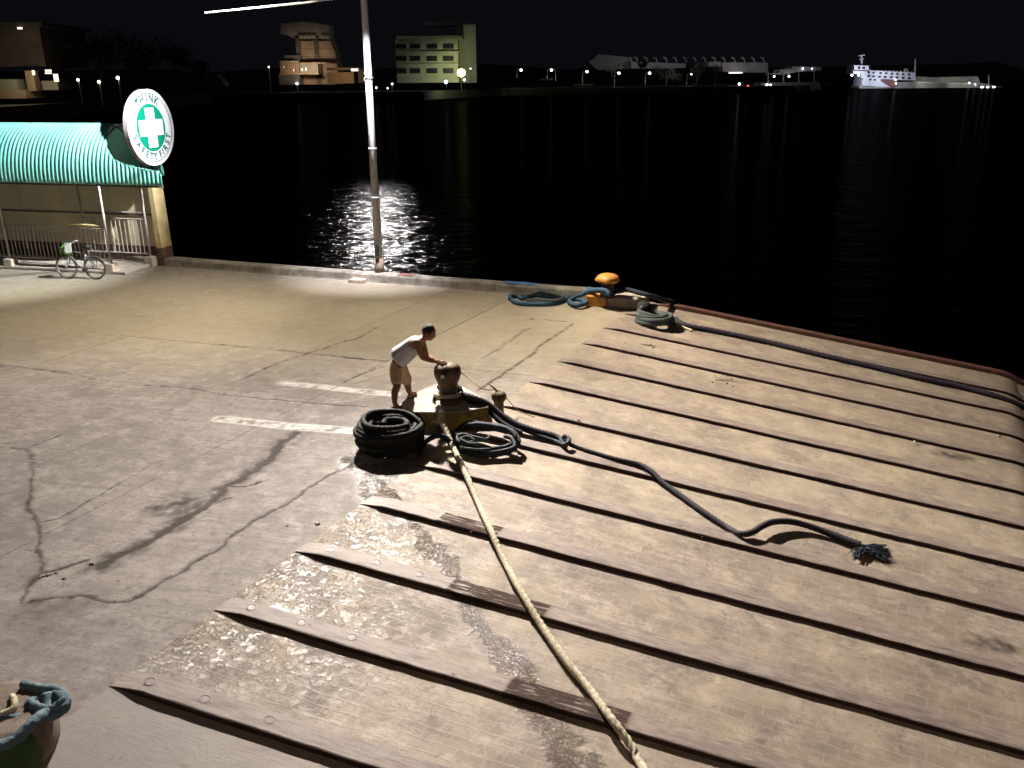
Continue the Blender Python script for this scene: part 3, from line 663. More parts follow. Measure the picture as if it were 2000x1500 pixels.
for dx,tg in ((0.52,(8,10,0)),(0.18,(1,4,0)),(-0.18,(-6,8,0)),(-0.56,(-13.9,24.2,2.9))):
    d=(Vector(tg)-LAMP).normalized(); c=Vector((px+dx,LAMP.y+(0.12 if tg[1]>30 else 0),9.36))
    side=d.cross(Vector((0,0,1))).normalized(); up=side.cross(d)
    h=MB().box(c-d*0.16,(0.28,0.24,0.14),[list(side),list(up),list(d)],top=1.25).build('flood_head',M['blackmetal'],lp)
    MB().box(c-d*0.08,(0.30,0.24,0.008),[list(side),list(up),list(d)]).build('glass',M['floodglass'],h)

sl=thing('added_fill_lamp',(FILL_LAMP.x,FILL_LAMP.y-0.5,7.0),'added fill lamp on a short mast, unseen behind the viewer','ship lamp')  # made-up fixture that carries the added fill light
MB().tube([(FILL_LAMP.x,FILL_LAMP.y-0.5,7.0),(FILL_LAMP.x,FILL_LAMP.y-0.5,10.4),(FILL_LAMP.x,FILL_LAMP.y-0.05,10.5)],0.05,8).build('bracket',M['polegrey'],sl)
MB().box((FILL_LAMP.x,FILL_LAMP.y-0.05,10.36),(0.5,0.35,0.14)).build('lamp_head',M['blackmetal'],sl)
# ------------------------------------------------------------------ near bollard and its platform
Zp=0.29
hexpx=[(762,803),(812,767),(855,748),(905,756),(958,786),(953,795),(890,806),(828,805)]
hexp=[g(u,v,Zp) for u,v in hexpx][::-1]
plat=thing('mooring_platform',g(875,785),'many sided concrete bollard base with worn yellow sides, man standing on it','platform')
mb=MB(); pts=hexp; n=len(pts); cen=sum(pts)/n
outer=[cen+(p-cen)*1.03-np.array([0,0,Zp+0.02]) for p in pts]; inn=[cen+(p-cen)*0.985+np.array([0,0,0.004]) for p in pts]
mb.add(inn,[tuple(range(n))],0)
o=len(mb.v); mb.add(pts+inn,[(i,(i+1)%n,n+(i+1)%n,n+i) for i in range(n)],0)
mb.add([p-np.array([0,0,.012]) for p in pts]+outer,[(i,n+i,n+(i+1)%n,(i+1)%n) for i in range(n)],1)
mb.add([p-np.array([0,0,.012]) for p in pts]+pts,[(i,(i+1)%n,n+(i+1)%n,n+i) for i in range(n)],0)
mb.build('block',[M['platform'],M['yellow']],plat)
bc=g(876,783,Zp)
bo=thing('bollard',bc,'rusty brown mushroom bollard the man leans over, cream rope round its neck','bollard')
k=1.0
prof=[(0.27,0.0),(0.27,0.025),(0.175,0.05),(0.152,0.10),(0.155,0.22),(0.170,0.32),(0.205,0.41),(0.224,0.48),(0.227,0.54),(0.212,0.60),(0.170,0.645),(0.10,0.668),(0.03,0.674),(0.0,0.675)]
MB().lathe(prof,bc,32,jit=0.012).build('body',M['bollard'],bo,smooth=True)
lug=bc+np.array([-0.07,-0.20,0.50])
MB().lathe([(0.03,-0.02),(0.035,0.0),(0.03,0.03),(0.0,0.035)],lug,12,ax=[[1,0,0],[0,0,1],[0,-1,0]]).build('lug',M['paper'],bo,label='small white lug')
# stump to the right
sc=g(975,806,0.0)
sp_=thing('mooring_stub',sc,'short rusty stub with a cord tied on it, right of the big bollard','mooring stub')
MB().lathe([(0.085,0),(0.085,0.20),(0.10,0.22),(0.125,0.26),(0.13,0.32),(0.11,0.36),(0.05,0.38),(0,0.38)],sc,18,jit=0.03).build('post',M['bollard'],sp_,smooth=True)
MB().tube([sc+np.array([-0.02,0,.36]),sc+np.array([-0.08,0.02,.44]),sc+np.array([-0.2,0.05,.52])],[0.02,0.014,0.006],6).build('twisted_end',M['rust'],sp_)

# ---- cream mooring rope: eye round the neck, splice, then down the ramp towards the camera
R1=0.043
path=[]
nc=bc
for a in np.linspace(80,-200,14):
    th=math.radians(a); path.append(nc+np.array([0.215*math.cos(th),0.215*math.sin(th),0.13-0.02*math.sin(th)]))
eye=rope_mesh(path[:],R1*0.9)
spl=g(863,822,0.22)
path2=[nc+np.array([-0.16,-0.14,0.12]),g(856,778,0.36),g(859,800,0.33),spl,g(868,835,0.16),gs(880,862,0.06)]
for u,v in ((893,890),(912,930),(935,985),(958,1035),(985,1095),(1020,1160),(1060,1225),(1105,1290),(1150,1345),(1195,1405),(1235,1460),(1256,1500)):
    path2.append(gs(u,v,0.065))
e=path2[-1]; path2+= [e+np.array([0.30,-1.0,0.10]),e+np.array([0.62,-2.2,0.6])]
pp=catmull(path2,R1*0.5)
rr=[]
L=0
for i,p in enumerate(pp):
    if i: L+=np.linalg.norm(p-pp[i-1])
    rr.append(R1*(1.0+0.85*math.exp(-((L-0.62)/0.20)**2)))
t=thing('mooring_rope',spl,'cream twisted mooring rope running from the near bollard down across the ramp beams','rope')
MB().tube(pp,rr,14,lobes=3,pitch=0.26,lobe_depth=0.26).build('line',M['whiterope'],t,smooth=True)
eye.build('eye_loop',M['whiterope'],t,smooth=True)
# loose fibres at the splice
mb=MB()
for i in range(26):
    a=random.uniform(0,2*PI); p=spl+np.array([random.uniform(-.07,.07),random.uniform(-.1,.1),random.uniform(-.02,.2)]); d=np.array([random.uniform(-1,.3),random.uniform(-1,.4),random.uniform(-.6,.6)])*random.uniform(.05,.16)
    mb.tube([p,p+d*.5+np.array([0,0,-.01]),p+d],0.004,4)
mb.build('loose_fibres',M['whiterope'],t,kind='stuff')
# ---- big black coil
cc=g(764,876)
R0=0.48
def messy(n_turn,r0,z0,dz,jr,jz,seed,ph=0.0,r1=None):
    v_=VN(seed); out=[]
    N=int(n_turn*26)
    for i in range(N):
        a=ph+i*2*PI/26; f=i/N; rad=(r0+((r1 if r1 is not None else r0)-r0)*f)+(v_(np.array([i*.085]),np.array([.5]))[0]-.5)*jr*2+0.02*math.sin(a*.53+seed)
        z=z0+dz*a/(2*PI)*1.0-dz*ph/(2*PI)+(v_(np.array([i*.11+40]),np.array([3.5]))[0]-.5)*jz*2
        out.append(cc+np.array([rad*math.cos(a),rad*.93*math.sin(a),max(z,0.045)]))
    return out
coil=thing('rope_coil',cc,'big black rope coiled into a drum beside the yellow bollard base','rope coil')
path=messy(5.2,R0,0.045,0.072,0.035,0.035,3)+messy(2.3,R0*.97,0.40,-0.012,0.05,0.03,8,ph=5.2*2*PI,r1=.22)
rope_mesh(path,0.043,step=0.04,seg=10,pitch=0.24).build('outer_coil',M['blackrope'],coil,smooth=True)
path=messy(4.2,R0*1.02,0.08,0.075,0.04,0.04,21,ph=1.3)
rope_mesh(path,0.040,step=0.04,seg=9,pitch=0.24).build('slack_turns',M['blackrope'],coil,smooth=True)
path=messy(5.0,0.36,0.05,0.062,0.04,0.03,14,ph=1.0,r1=.18)
rope_mesh(path,0.048,step=0.05,seg=8,pitch=0.28).build('inner_coil',M['blackrope'],coil,smooth=True)
fz=MB()
for i in range(150):
    a=random.uniform(0,2*PI); p=cc+np.array([R0*1.04*math.cos(a),R0*.97*math.sin(a),random.uniform(.05,.44)]); d=np.array([math.cos(a)+random.gauss(0,.6),math.sin(a)+random.gauss(0,.6),random.gauss(0,.6)])*random.uniform(.02,.05)
    fz.tube([p-d*.3,p+d*.5,p+d],0.0025,3)
fz.build('loose_fibres',M['blackrope'],coil,kind='stuff')
lo=[cc+np.array(q) for q in ((0.47,-.15,.2),(0.48,0.0,.40),(0.2,.25,.50),(-.25,.28,.50),(-.40,.02,.50),(-.27,-.28,.48),(0.05,-.33,.47),(.28,-.18,.46),(0.2,.08,.44),(-.05,.1,.44),(-.1,-.05,.42))]
rope_mesh(lo,0.042,pitch=0.24).build('top_loop',M['blackrope'],coil,smooth=True)
# ---- navy loops right of the coil
def pxrope(pts,r): return [gs(u,v,h) for u,v,h in pts]
P=[(822,888,.05),(828,868,.10),(838,858,.16),(852,852,.17),(868,853,.12),(885,866,.06),(905,880,.06),(940,889,.06),(975,887,.07),(1003,878,.09),(1013,862,.12),(1004,845,.16),(980,833,.16),(950,829,.15),(920,826,.16),(903,832,.15),(893,845,.12),(905,862,.10),(935,874,.11),(970,876,.12),(998,868,.14),(1006,852,.20),(990,838,.22),(962,832,.21),(930,829,.22),(905,832,.2)]
lpz=thing('rope_pile',gs(940,870),'loose navy blue rope loops lying between the coil and the ramp','rope pile')
rope_mesh(pxrope(P,0),0.040,pitch=0.24).build('long_loop',M['navyrope'],lpz,smooth=True)
P=[(915,855,.14),(897,850,.17),(892,858,.15),(905,872,.10),(925,880,.09),(955,884,.10),(985,880,.11),(1005,872,.16),(1000,858,.2),(985,852,.2)]
rope_mesh(pxrope(P,0),0.034,pitch=0.22).build('middle_loop',M['navyrope'],lpz,smooth=True)
P=[(958,850,.2),(950,858,.2),(938,856,.22),(922,852,.22),(905,848,.22),(893,852,.18),(896,862,.16),(912,866,.16),(925,860,.2),(912,853,.22),(900,858,.2),(915,866,.18),(940,868,.18),(960,876,.14),(930,878,.14),(898,874,.12)]
rope_mesh(pxrope(P,0),0.024,pitch=0.16).build('tangled_end',M['greyrope'],lpz,smooth=True)
# ---- black rope from the bollard neck out onto the ramp
P=[nc+np.array([0.22*math.cos(math.radians(a)),0.22*math.sin(math.radians(a)),0.06]) for a in (200,150,100,50,20)]
for (u,v,h) in ((905,772,.42),(925,778,.40),(948,788,.33),(965,800,.25),(985,815,.18),(1010,830,.12),(1045,842,.09),(1085,853,.08),(1103,862,.10),(1125,873,.07),(1165,886,.05),(1205,897,.05),(1248,907,.06),(1272,920,.05),(1295,942,.05),(1330,968,.05),(1375,1000,.05),(1415,1026,.05),(1445,1042,.06),(1468,1040,.10),(1488,1028,.13),(1508,1020,.12),(1535,1018,.11),(1565,1023,.09),(1605,1036,.07),(1645,1052,.06),(1680,1066,.06)): P.append(gs(u,v,h))
br=thing('mooring_rope',P[5],'long black rope snaking from the near bollard across the ramp to a frayed end','rope')
pp=catmull(P,0.022); n=len(pp); L=0; rr=[]; hardL=0
for i,p in enumerate(pp):
    if i: L+=np.linalg.norm(p-pp[i-1])
    x=1000+FPX*((p-CAM)@RT)/((p-CAM)@FW)
    rr.append(0.062 if x<1090 and L>0.5 else (0.038 if x<1260 else (0.040 if x<1450 else 0.048+0.02*max(0,(x-1600)/80))))
rr=np.convolve(rr,np.ones(9)/9,'same'); rr[:4]=.05; rr[-5:]=rr[-6]
MB().tube(pp,list(rr),12,lobes=3,pitch=0.20).build('line',[M['purplerope']],br,smooth=True)
P=[gs(1012,834,.07),gs(1050,850,.06),gs(1085,862,.06),gs(1104,868,.10),gs(1112,858,.16),gs(1102,852,.16),gs(1096,860,.12),gs(1106,872,.07)]
rope_mesh(P,0.035,pitch=0.2).build('knot',M['navyrope'],br,smooth=True)
P=[nc+np.array([0.2*math.cos(math.radians(a)),0.2*math.sin(math.radians(a)),0.20]) for a in (150,100,60,30)]+[gs(*q) for q in ((908,777,.36),(935,790,.32),(955,803,.24),(975,822,.15),(1000,838,.09),(1020,846,.06))]
rope_mesh(P,0.045,pitch=0.24).build('second_strand',M['navyrope'],br,smooth=True)
mb=MB(); tip=gs(1680,1066,.06)
for i in range(170):
    br_=random.choice([(1728,1072),(1730,1088),(1672,1085),(1710,1080)])
    e=gs(br_[0]+random.gauss(0,5),br_[1]+random.gauss(0,4),random.uniform(.01,.07)); s_=gs(1684+random.gauss(0,6),1070+random.gauss(0,3),random.uniform(.02,.08))
    m_=(s_+e)/2+np.array([random.uniform(-.02,.02),random.uniform(-.02,.02),random.uniform(0,.03)])
    mb.tube([s_,m_,e],[0.008,0.007,0.004],5)
mb.build('frayed_end',M['navyrope'],br,kind='stuff')
# ---- thin cord from the man's hands over the bollard to the stub
hand=gy(868,706,13.55)
cd=tag(MB().tube(catmull([hand,g(905,731,0.62)+np.array([0,0,0]),g(945,760,0.5),sc+np.array([0,0,.40]),gs(1010,800,.09),gs(1045,815,.08)],0.1),0.009,6).build('cord',M['cord'],None),'thin brown cord stretched from the hands of the man to the rusty stub','cord')

# ------------------------------------------------------------------ far bollard on its block
Zb=0.30
def blk(name,pts,h,mats,parent,mi=0,**k): return MB().prism(pts,h).build(name,mats,parent,**k)
q=[g(1143,578,0.32),g(1183,580,0.32),g(1240,586,0.32),g(1262,582,0.32),g(1262,570,.32),g(1195,560,.32),g(1150,566,.32)]
fb=thing('mooring_platform',g(1195,592),'low concrete block under the orange capped bollard, orange painted at its left end','platform')
fr=[g(1144,596),g(1240,602)]
A_=g(1144,598); B_=g(1242,604); HB_=np.array([0,0,0.27]); dab=(B_-A_); L_=np.linalg.norm(dab); dab/=L_; nb=np.array([-dab[1],dab[0],0])
mid=A_+dab*L_*0.42
mb=MB(); mb.prism([p+HB_ for p in (A_,mid,mid+nb*.8,A_+nb*.8)],0.28); mb.build('painted_end',M['orange'],fb,bevel=0.03)
mb=MB(); mb.prism([p+HB_*0.96 for p in (mid+dab*.004,B_,B_+dab*.22+nb*.25,B_+dab*.22+nb*.8,mid+dab*.004+nb*.8)],0.27); mb.build('grey_end',M['platform'],fb,bevel=0.04)
c2=g(1186,580,0.27)
fo=thing('bollard',c2,'orange capped mushroom bollard at the far corner of the quay','bollard')
MB().lathe([(0.20,0),(0.19,0.06),(0.155,0.1),(0.15,0.36),(0.15,0.40)],c2,24).build('stem',M['stem'],fo,smooth=True)
MB().lathe([(0.15,0.35),(0.23,0.37),(0.29,0.41),(0.30,0.455),(0.26,0.52),(0.19,0.56),(0.10,0.585),(0.0,0.59)],c2,28,jit=0.05).build('cap',M['orange'],fo,smooth=True)
# black tyre-like round end at the right of the block
c3=g(1258,603,0.17)
bd=tag(MB().lathe([(0.0,-.17),(0.12,-.17),(0.17,-.1),(0.185,0.0),(0.17,0.1),(0.12,.16),(0,.17)],c3,18,jit=0.03).build('rope_bundle',M['blackrope'],None,smooth=True),'round black bundle against the right end of the far bollard block','rope bundle')
# blue hose loops left of it
P=[(1000,586),(1012,592),(1035,594),(1065,594),(1090,590),(1108,582),(1095,578),(1070,579),(1050,576),(1035,579),(1020,583),(1010,578),(998,577),(996,584)]
mb=[g(u,v,0.05) for u,v in P]
t=thing('rope_pile',g(1050,588),'flattened blue and grey rope loops on the deck beside the kerb','rope pile')
rope_mesh(mb,0.058,seg=9).build('blue_loop',M['bluerope'],t,smooth=True)
P=[(1000,576,.08),(1030,577,.10),(1055,570,.16),(1075,572,.16),(1100,580,.1),(1085,588,.1),(1050,586,.12),(1030,588,.1),(1080,591,.05),(1112,580,.05),(1125,578,.06)]
rope_mesh([g(*q_) for q_ in P],0.05,seg=9).build('grey_loop',M['greyrope'],t,smooth=True)
P=[(1142,592,.05),(1125,596,.05),(1112,592,.05),(1115,586,.07),(1135,586,.1),(1145,592,.09),(1128,596,.1),(1112,588,.12),(1125,580,.15),(1140,574,.22),(1152,568,.36),(1175,569,.42),(1190,575,.42),(1182,567,.5),(1160,566,.45),(1150,564,.30)]
t=tag(rope_mesh([g(*q_) for q_ in P],0.055,seg=10).build('hanging_rope',M['bluerope'],None,smooth=True),'blue rope coiled small and led up to the stem of the orange capped bollard','rope')
P=[c2+np.array([.17,0,.12]),g(1225,566,.42),g(1250,572,.40),g(1275,579,.32),gs(1300,587,.13),gs(1315,590,.06)]
t=tag(rope_mesh(P,0.06,seg=10).build('hanging_rope',M['navyrope'],None,smooth=True),'thick dark navy rope led from the orange capped bollard over the quay edge','rope')
# grey rope coil and its tail along the ramp
cg=gr(1278,633)
path=[]
for i in range(50):
    a=i*2*PI/24; path.append(cg+np.array([(0.44-0.002*i*.6)*math.cos(a),0.40*math.sin(a),0.06+0.075*a/(2*PI)+0.0]))
for i in range(60):
    a=(50+i)*2*PI/24; f=i/60; path.append(cg+np.array([-.08+0.36*math.cos(a)*(1-.35*f),0.32*math.sin(a)*(1-.35*f),0.21+0.08*f-0.10*math.cos(a)*f]))
t=thing('rope_coil',cg,'small grey green rope coil near the orange capped bollard','rope coil')
rope_mesh(path,0.055,step=0.05,seg=9).build('coil',M['greyrope'],t,smooth=True)
P=[(1318,622,.10),(1332,632,.07),(1350,638,.06),(1400,647,.06),(1500,668,.06),(1600,692,.06),(1700,715,.06),(1800,739,.06),(1880,756,.06),(1950,775,.05)]
R_=[gr(u,v,h) for u,v,h in P]; e=st(R_[-1]); R_.append(RP(e[0],TEND+0.9,0.05)); R_.append(RP(e[0],TEND+2.4,0.05))
rope_mesh(R_,0.062,pitch=0.4,seg=10).build('tail',M['purplerope'],t,smooth=True)
P=[(1860,752,.05),(1900,765,.05),(1950,785,.05)]
# short white hose bit
tag(rope_mesh([gr(u,v,.03) for u,v in ((1322,634),(1340,641),(1352,646))],0.03,seg=8).build('rope_end',M['whiterope'],None,smooth=True),'short pale rope end lying beside the small grey coil','rope')
# kerb rubble near the post
c=g(699,551); tag(MB().box((c[0],c[1],0.05),(0.46,0.34,0.10),bx,top=0.9).build('concrete_lid',M['whiteconc'],None,bevel=0.015),'flat square concrete lid on the deck left of the lamp post base','concrete lid')
c=g(786,553); tag(MB().box((c[0],c[1],0.05),(0.22,0.18,0.11),bx,top=0.8).build('brick_rubble',M['whiteconc'],None,bevel=0.01),'small pale rubble lump on the deck right of the lamp post base','rubble')
c=g(800,552); tag(MB().lathe([(0.05,0),(0.07,.04),(0.05,.09),(0,.1)],c,10,jit=.1).build('stone',M['blackrope'],None),'small black stone beside the kerb right of the rubble','stone')

# ------------------------------------------------------------------ sack bundle bottom left
sk=g(30,1440)
t=thing('sack_bundle',sk,'bulging brown sack ringed with blue grey rope and green cloth, at the bottom left corner','sack')
c=g(28,1432); 
mb=MB(); seg=40
rows=[(0.50,0.0),(0.52,0.08),(0.52,0.20),(0.49,0.30),(0.44,0.36),(0.36,0.385),(0.2,0.37),(0,0.38)]
mb.lathe(rows,c+np.array([-0.06,-0.20,0]),seg,jit=0.025); mb.build('sack',M['sack'],t,smooth=True)
cc_=c+np.array([-0.06,-0.20,0])
fld=MB()
vs=[];m_=26
for i in range(m_+1):
    a=math.radians(-115+ i*(95/m_)); 
    for j,(r,z) in enumerate(((0.545,0.01),(0.56,0.10),(0.555,0.2),(0.51,0.31),(0.455,0.375))):
        w=1+0.015*math.sin(i*1.7+j); vs.append(cc_+np.array([r*w*math.cos(a),r*w*math.sin(a),z]))
fs=[(i*5+j,(i+1)*5+j,(i+1)*5+j+1,i*5+j+1) for i in range(m_) for j in range(4)]
fld.add(vs,fs); fo_=fld.build('green_cloth',M['tarp'],t,smooth=True)
so=fo_.modifiers.new('thickness','SOLIDIFY'); so.thickness=0.012
P=[]
for i in range(30):
    a=math.radians(-170+i*200/29); P.append(cc_+np.array([0.47*math.cos(a),0.47*math.sin(a),0.36+0.02*math.sin(i*.9)]))
rope_mesh(P,0.05,seg=12).build('rim_rope',M['bluehose'],t,smooth=True)
lc=g(90,1372,0.36)
P=[lc+np.array([0.10*math.cos(a)*1.25,0.085*math.sin(a),0.02*math.sin(2*a)]) for a in np.linspace(0,2*PI,18)[:-1]]
MB().tube(catmull(P,0.02,closed=True),0.046,12,closed=True,lobes=3,pitch=0.2).build('rope_ring',M['bluehose'],t,smooth=True)
P=[lc+np.array(q_) for q_ in ((-.30,.20,.03),(-.12,.14,.03),(0.05,.12,.02),(.17,.0,-.02),(.10,-.1,-.05),(-.1,-.16,-.03),(-.3,-.2,-.01),(-.6,-.24,-.02))]
rope_mesh(P,0.045,seg=12).build('wrapped_rope',M['bluehose'],t,smooth=True)
P=[lc+np.array(q_) for q_ in ((-.32,.06,.02),(-.25,-.03,.04),(-.22,-.12,.03),(-.36,-.22,.03),(-.6,-.2,.02))]
rope_mesh(P,0.03,seg=10).build('tied_strap',M['whiterope'],t,smooth=True)
# ------------------------------------------------------------------ SHELTER
FR=np.array([-11.80,25.42,0]); SA=math.radians(-14)
EX=np.array([math.cos(SA),math.sin(SA),0]); EY=np.array([-math.sin(SA),math.cos(SA),0]); EZ=np.array([0,0,1.])
def S(x,y,z): return FR+EX*x+EY*y+EZ*z
def hitS(u,v,y):
    """ray against the vertical plane at depth y of the shelter -> (x,z)"""
    d=ray(u,v); o=FR+EY*y; t=((o-CAM)@EY)/(d@EY); p=CAM+d*t; return (p-FR)@EX,p[2]
AX=[EX,EY,EZ]
shel=thing('shelter',FR,'open waiting shelter with turquoise barrel roof and tan back wall','shelter')
YB=1.55
xw,zw=hitS(300,366,YB); XE=xw
zt=2.62
# back wall in panels
xs=[XE-0.02]
for u in (92,45): xs.append(hitS(u,400,YB)[0])
xs+= [xs[-1]-2.2,xs[-1]-4.4]
xs=[XE-0.02]+[XE-0.02-1.62*i for i in range(1,6)]
for i in range(len(xs)-1):
    a,b=xs[i+1]+0.012,xs[i]-0.012
    MB().box(S((a+b)/2,YB,(0.55+zt)/2),(b-a,0.12,zt-0.55),AX).build('wall_panel',M['walltan'],shel)
    MB().box(S((a+b)/2,YB-0.005,0.275),(b-a+.02,0.14,0.55),AX).build('wall_dado',M['dado'],shel)
    MB().box(S(xs[i+1],YB-0.085,1.45),(0.07,0.04,2.3),AX).build('wall_rib',M['walltan'],shel)
MB().box(S((xs[0]+xs[-1])/2,YB-0.09,1.52),(xs[0]-xs[-1],0.035,0.05),AX).build('wall_rail',M['dado'],shel)
# yellow end pier, slightly battered
mb=MB(); 
lo=[S(XE,YB-0.28,0),S(XE+0.20,YB-0.28,0),S(XE+0.20,YB+0.22,0),S(XE,YB+0.22,0)]
hi=[p+EZ*zt*1.0+EX*0 for p in lo]
def taper(z0,z1,w0,w1):
    m=MB(); vs=[]
    for z,w in ((z0,w0),(z1,w1)):
        for (x,y) in ((0,-0.30),(w,-0.30),(w,.22),(0,.22)): vs.append(S(XE+x,YB+y,z))
    m.add(vs,[(0,3,2,1),(4,5,6,7),(0,1,5,4),(1,2,6,5),(2,3,7,6),(3,0,4,7)]); return m
taper(0.55,zt,0.21,0.16).build('end_pier',M['wallend'],shel,bevel=0.015)
taper(0.0,0.548,0.225,0.212).build('end_pier_foot',M['dado'],shel,bevel=0.01)
# posts and footings
def post(x,y,top,foot=0.30,w=0.30):
    f=MB().box(S(x,y,foot/2),(w,w,foot),AX,top=0.88).build('footing',M['whiteconc'],shel,bevel=0.015)
    MB().tube([S(x,y,foot-0.02),S(x,y,top)],0.035,10).build('post',M['fencepaint'],shel,smooth=True)
XP=[0.0,-3.55,-7.1]
post(0.0,0.0,2.9); post(-3.55,0.0,2.9); post(-7.1,0,2.9)
xr,_=hitS(296,515,1.18); post(xr,1.18,2.7)
post(xr-2.2,1.18,2.7,0.1,.2)
# railings: each bar its own part
bar=MB().tube([(0,0,0),(0,0,0.92)],0.013,6)
barme=None
def railing(x0,x1,y,z0,z1,step,name='rail_bar'):
    global barme
    MB().tube([S(x0,y,z0),S(x1,y,z0)],0.02,8).build('bottom_rail',M['fencepaint'],shel)
    MB().tube([S(x0,y,z1),S(x1,y,z1)],0.022,8).build('top_rail',M['fencepaint'],shel)
    n=int((x1-x0)/step)
    for i in range(1,n):
        if barme is None:
            o=bar.build(name,M['fencepaint'],shel); barme=o.data
        else: o=link(name,barme,shel)
        o.location=tuple(S(x0+(x1-x0)*i/n,y,z0)-FR*1+FR*1); o.scale=(1,1,(z1-z0)/0.92)
        o.rotation_euler=(random.uniform(-.01,.01),random.uniform(-.015,.015),0)
railing(-3.52,-0.04,0.0,0.36,1.30,0.135)
railing(-6.9,-3.60,0.0,0.36,1.30,0.135)
railing(xr-1.35,xr-0.03,1.18,0.38,1.42,0.135)
railing(xr-2.2,xr-1.38,1.18,0.38,1.42,0.135)
MB().tube([S(xr-6,1.18,1.62),S(xr,1.18,1.62)],0.018,6).build('top_rail',M['fencepaint'],shel)
# curved pale bench board on the railing
bb=[S(-1.35+i*0.125,0.03,1.36+0.035*math.sin(PI*i/10)) for i in range(11)]
MB().tube(bb,[0.02]+[0.035]*9+[0.02],8).build('bench_board',M['wallend'],shel,smooth=True)
# low floor step and kerb in front
MB().box(S(-3.9,1.0,0.045),(8.9,2.3,0.09),AX).build('floor_step',M['platform'],shel,bevel=0.02)
# barrel roof
ZE=2.62; YC=0.88; RA=1.22; 
E2,ze=hitS(318,347,-0.28); _,zr=hitS(200,241,YC); E1,_=hitS(224,243,YC)
RBH=zr-ZE
E1,_=hitS(270,243,YC)
NV=[240,243,250,258,275,295,310,319,325,329,332,336,360]; NU=[230,222,214,210,207,211,222,238,258,275,292,320,320]
def roof_prof(ph): return YC-RA*math.cos(ph),ZE+RBH*math.sin(ph)**0.85
def roof_end(ph):
    if ph>=PI/2: return E1-0.25
    y_,z_=roof_prof(ph); x=-0.8
    for it in range(6):   # the sheet is cut away round the sign
        p=S(x,y_,z_)-CAM; zz=p@FW; v=750+FPX*(p@DN)/zz; u=1000+FPX*(p@RT)/zz
        x+= (np.interp(v,NV,NU)-u)*zz/FPX/EX[0]
    return min(x,E2)
nx=470; nph=64; X0=-8.2; X1=E2
vs=[];fs=[]
for j in range(nph+1):
    ph=PI*j/nph; 
    for i in range(nx+1):
        x=X0+(X1-X0)*i/nx; xe=roof_end(ph)+0.014*math.sin(ph*27); x=min(x,xe)
        c_=0.014*math.sin(2*PI*x/0.135)
        rx=RA+c_; rz=RBH+c_
        vs.append(S(x,YC-rx*math.cos(ph),ZE+rz*math.sin(ph)**0.85 if ph<PI else ZE))
for j in range(nph):
    for i in range(nx):
        a=j*(nx+1)+i; 
        if X0+(X1-X0)*i/nx>=max(roof_end(PI*j/nph),roof_end(PI*(j+1)/nph))+0.02: continue
        fs.append((a,a+1,a+nx+2,a+nx+1))
mb=MB(); mb.add(vs,fs); ro=mb.build('roof',M['roof'],shel,smooth=True)
so=ro.modifiers.new('sheet','SOLIDIFY'); so.thickness=0.012; so.offset=-1
MB().tube([S(X0,YC-RA+.06,ZE-0.03),S(E2-0.03,YC-RA+.06,ZE-0.03)],0.03,6).build('eave_beam',M['dado'],shel)
MB().tube([S(X0,YC+RA-.06,ZE-0.03),S(E1-0.35,YC+RA-.06,ZE-0.03)],0.03,6).build('eave_beam',M['dado'],shel)
arch=[S(E1-0.6,YC-(RA-.07)*math.cos(a),ZE+(RBH-.07)*math.sin(a)) for a in np.linspace(0,PI,20)]
MB().tube(arch,0.025,6).build('roof_arch',M['dado'],shel)
for xx in (0,-3.55,-7.1):
    arch=[S(xx,YC-(RA-.07)*math.cos(a),ZE+(RBH-.07)*math.sin(a)) for a in np.linspace(0,PI,16)]
    MB().tube(arch,0.025,6).build('roof_arch',M['dado'],shel)
# ------------------------------------------------------------------ SAFETY SIGN
# plane of the disc: runs away to the right, faces the lamp post
th=math.radians(90-14.0)
SX=np.array([math.cos(th),math.sin(th),0]); SN=np.array([SX[1],-SX[0],0])   # SN faces right/camera
if SN@(CAM-np.array([-11,25,3.6]))<0: SN=-SN
SX=np.cross(EZ,SN)
sc_=gy(295.5,249.5,26.0)
RS=1.035
sg=thing('safety_sign',sc_,'round white and green safety sign with a cross, standing over the shelter roof end','sign')
def D3(x,y,h): return sc_+SX*x+EZ*y+SN*h
def disc(r,h0,h1,seg=72):
    m=MB(); v=[D3(r*math.cos(2*PI*k/seg),r*math.sin(2*PI*k/seg),h) for h in (h0,h1) for k in range(seg)]
    m.add(v,[tuple(reversed(range(seg))),tuple(range(seg,2*seg))]+[(k,(k+1)%seg,seg+(k+1)%seg,seg+k) for k in range(seg)]); return m
def ring(r0,r1,h0,h1,seg=72):
    m=MB(); v=[]
    for (r,h) in ((r0,h1),(r1,h1),(r1,h0),(r0,h0)): v+=[D3(r*math.cos(2*PI*k/seg),r*math.sin(2*PI*k/seg),h) for k in range(seg)]
    m.add(v,[(a*seg+k,a*seg+(k+1)%seg,((a+1)%4)*seg+(k+1)%seg,((a+1)%4)*seg+k) for a in range(4) for k in range(seg)]); return m
disc(RS,-0.12,0.0).build('disc',M['signwhite'],sg)
ring(RS-0.005,RS+0.02,-0.13,0.008).build('rim',M['rimpink'],sg)
ring(RS*0.905,RS*0.925,0.001,0.005).build('outer_line',M['signdark'],sg)
disc(RS*0.635,-0.02,0.004).build('green_disc',M['signgreen'],sg)
w=RS*0.205; a_=RS*0.53
cr_=[(-w,-a_),(w,-a_),(w,-w*1.05),(a_,-w*1.05),(a_,w*1.05),(w,w*1.05),(w,a_),(-w,a_),(-w,w*1.05),(-a_,w*1.05),(-a_,-w*1.05),(-w,-w*1.05)]
m=MB(); v=[D3(x,y,0.008) for x,y in cr_]+[D3(x,y,0.0) for x,y in cr_]; n=12
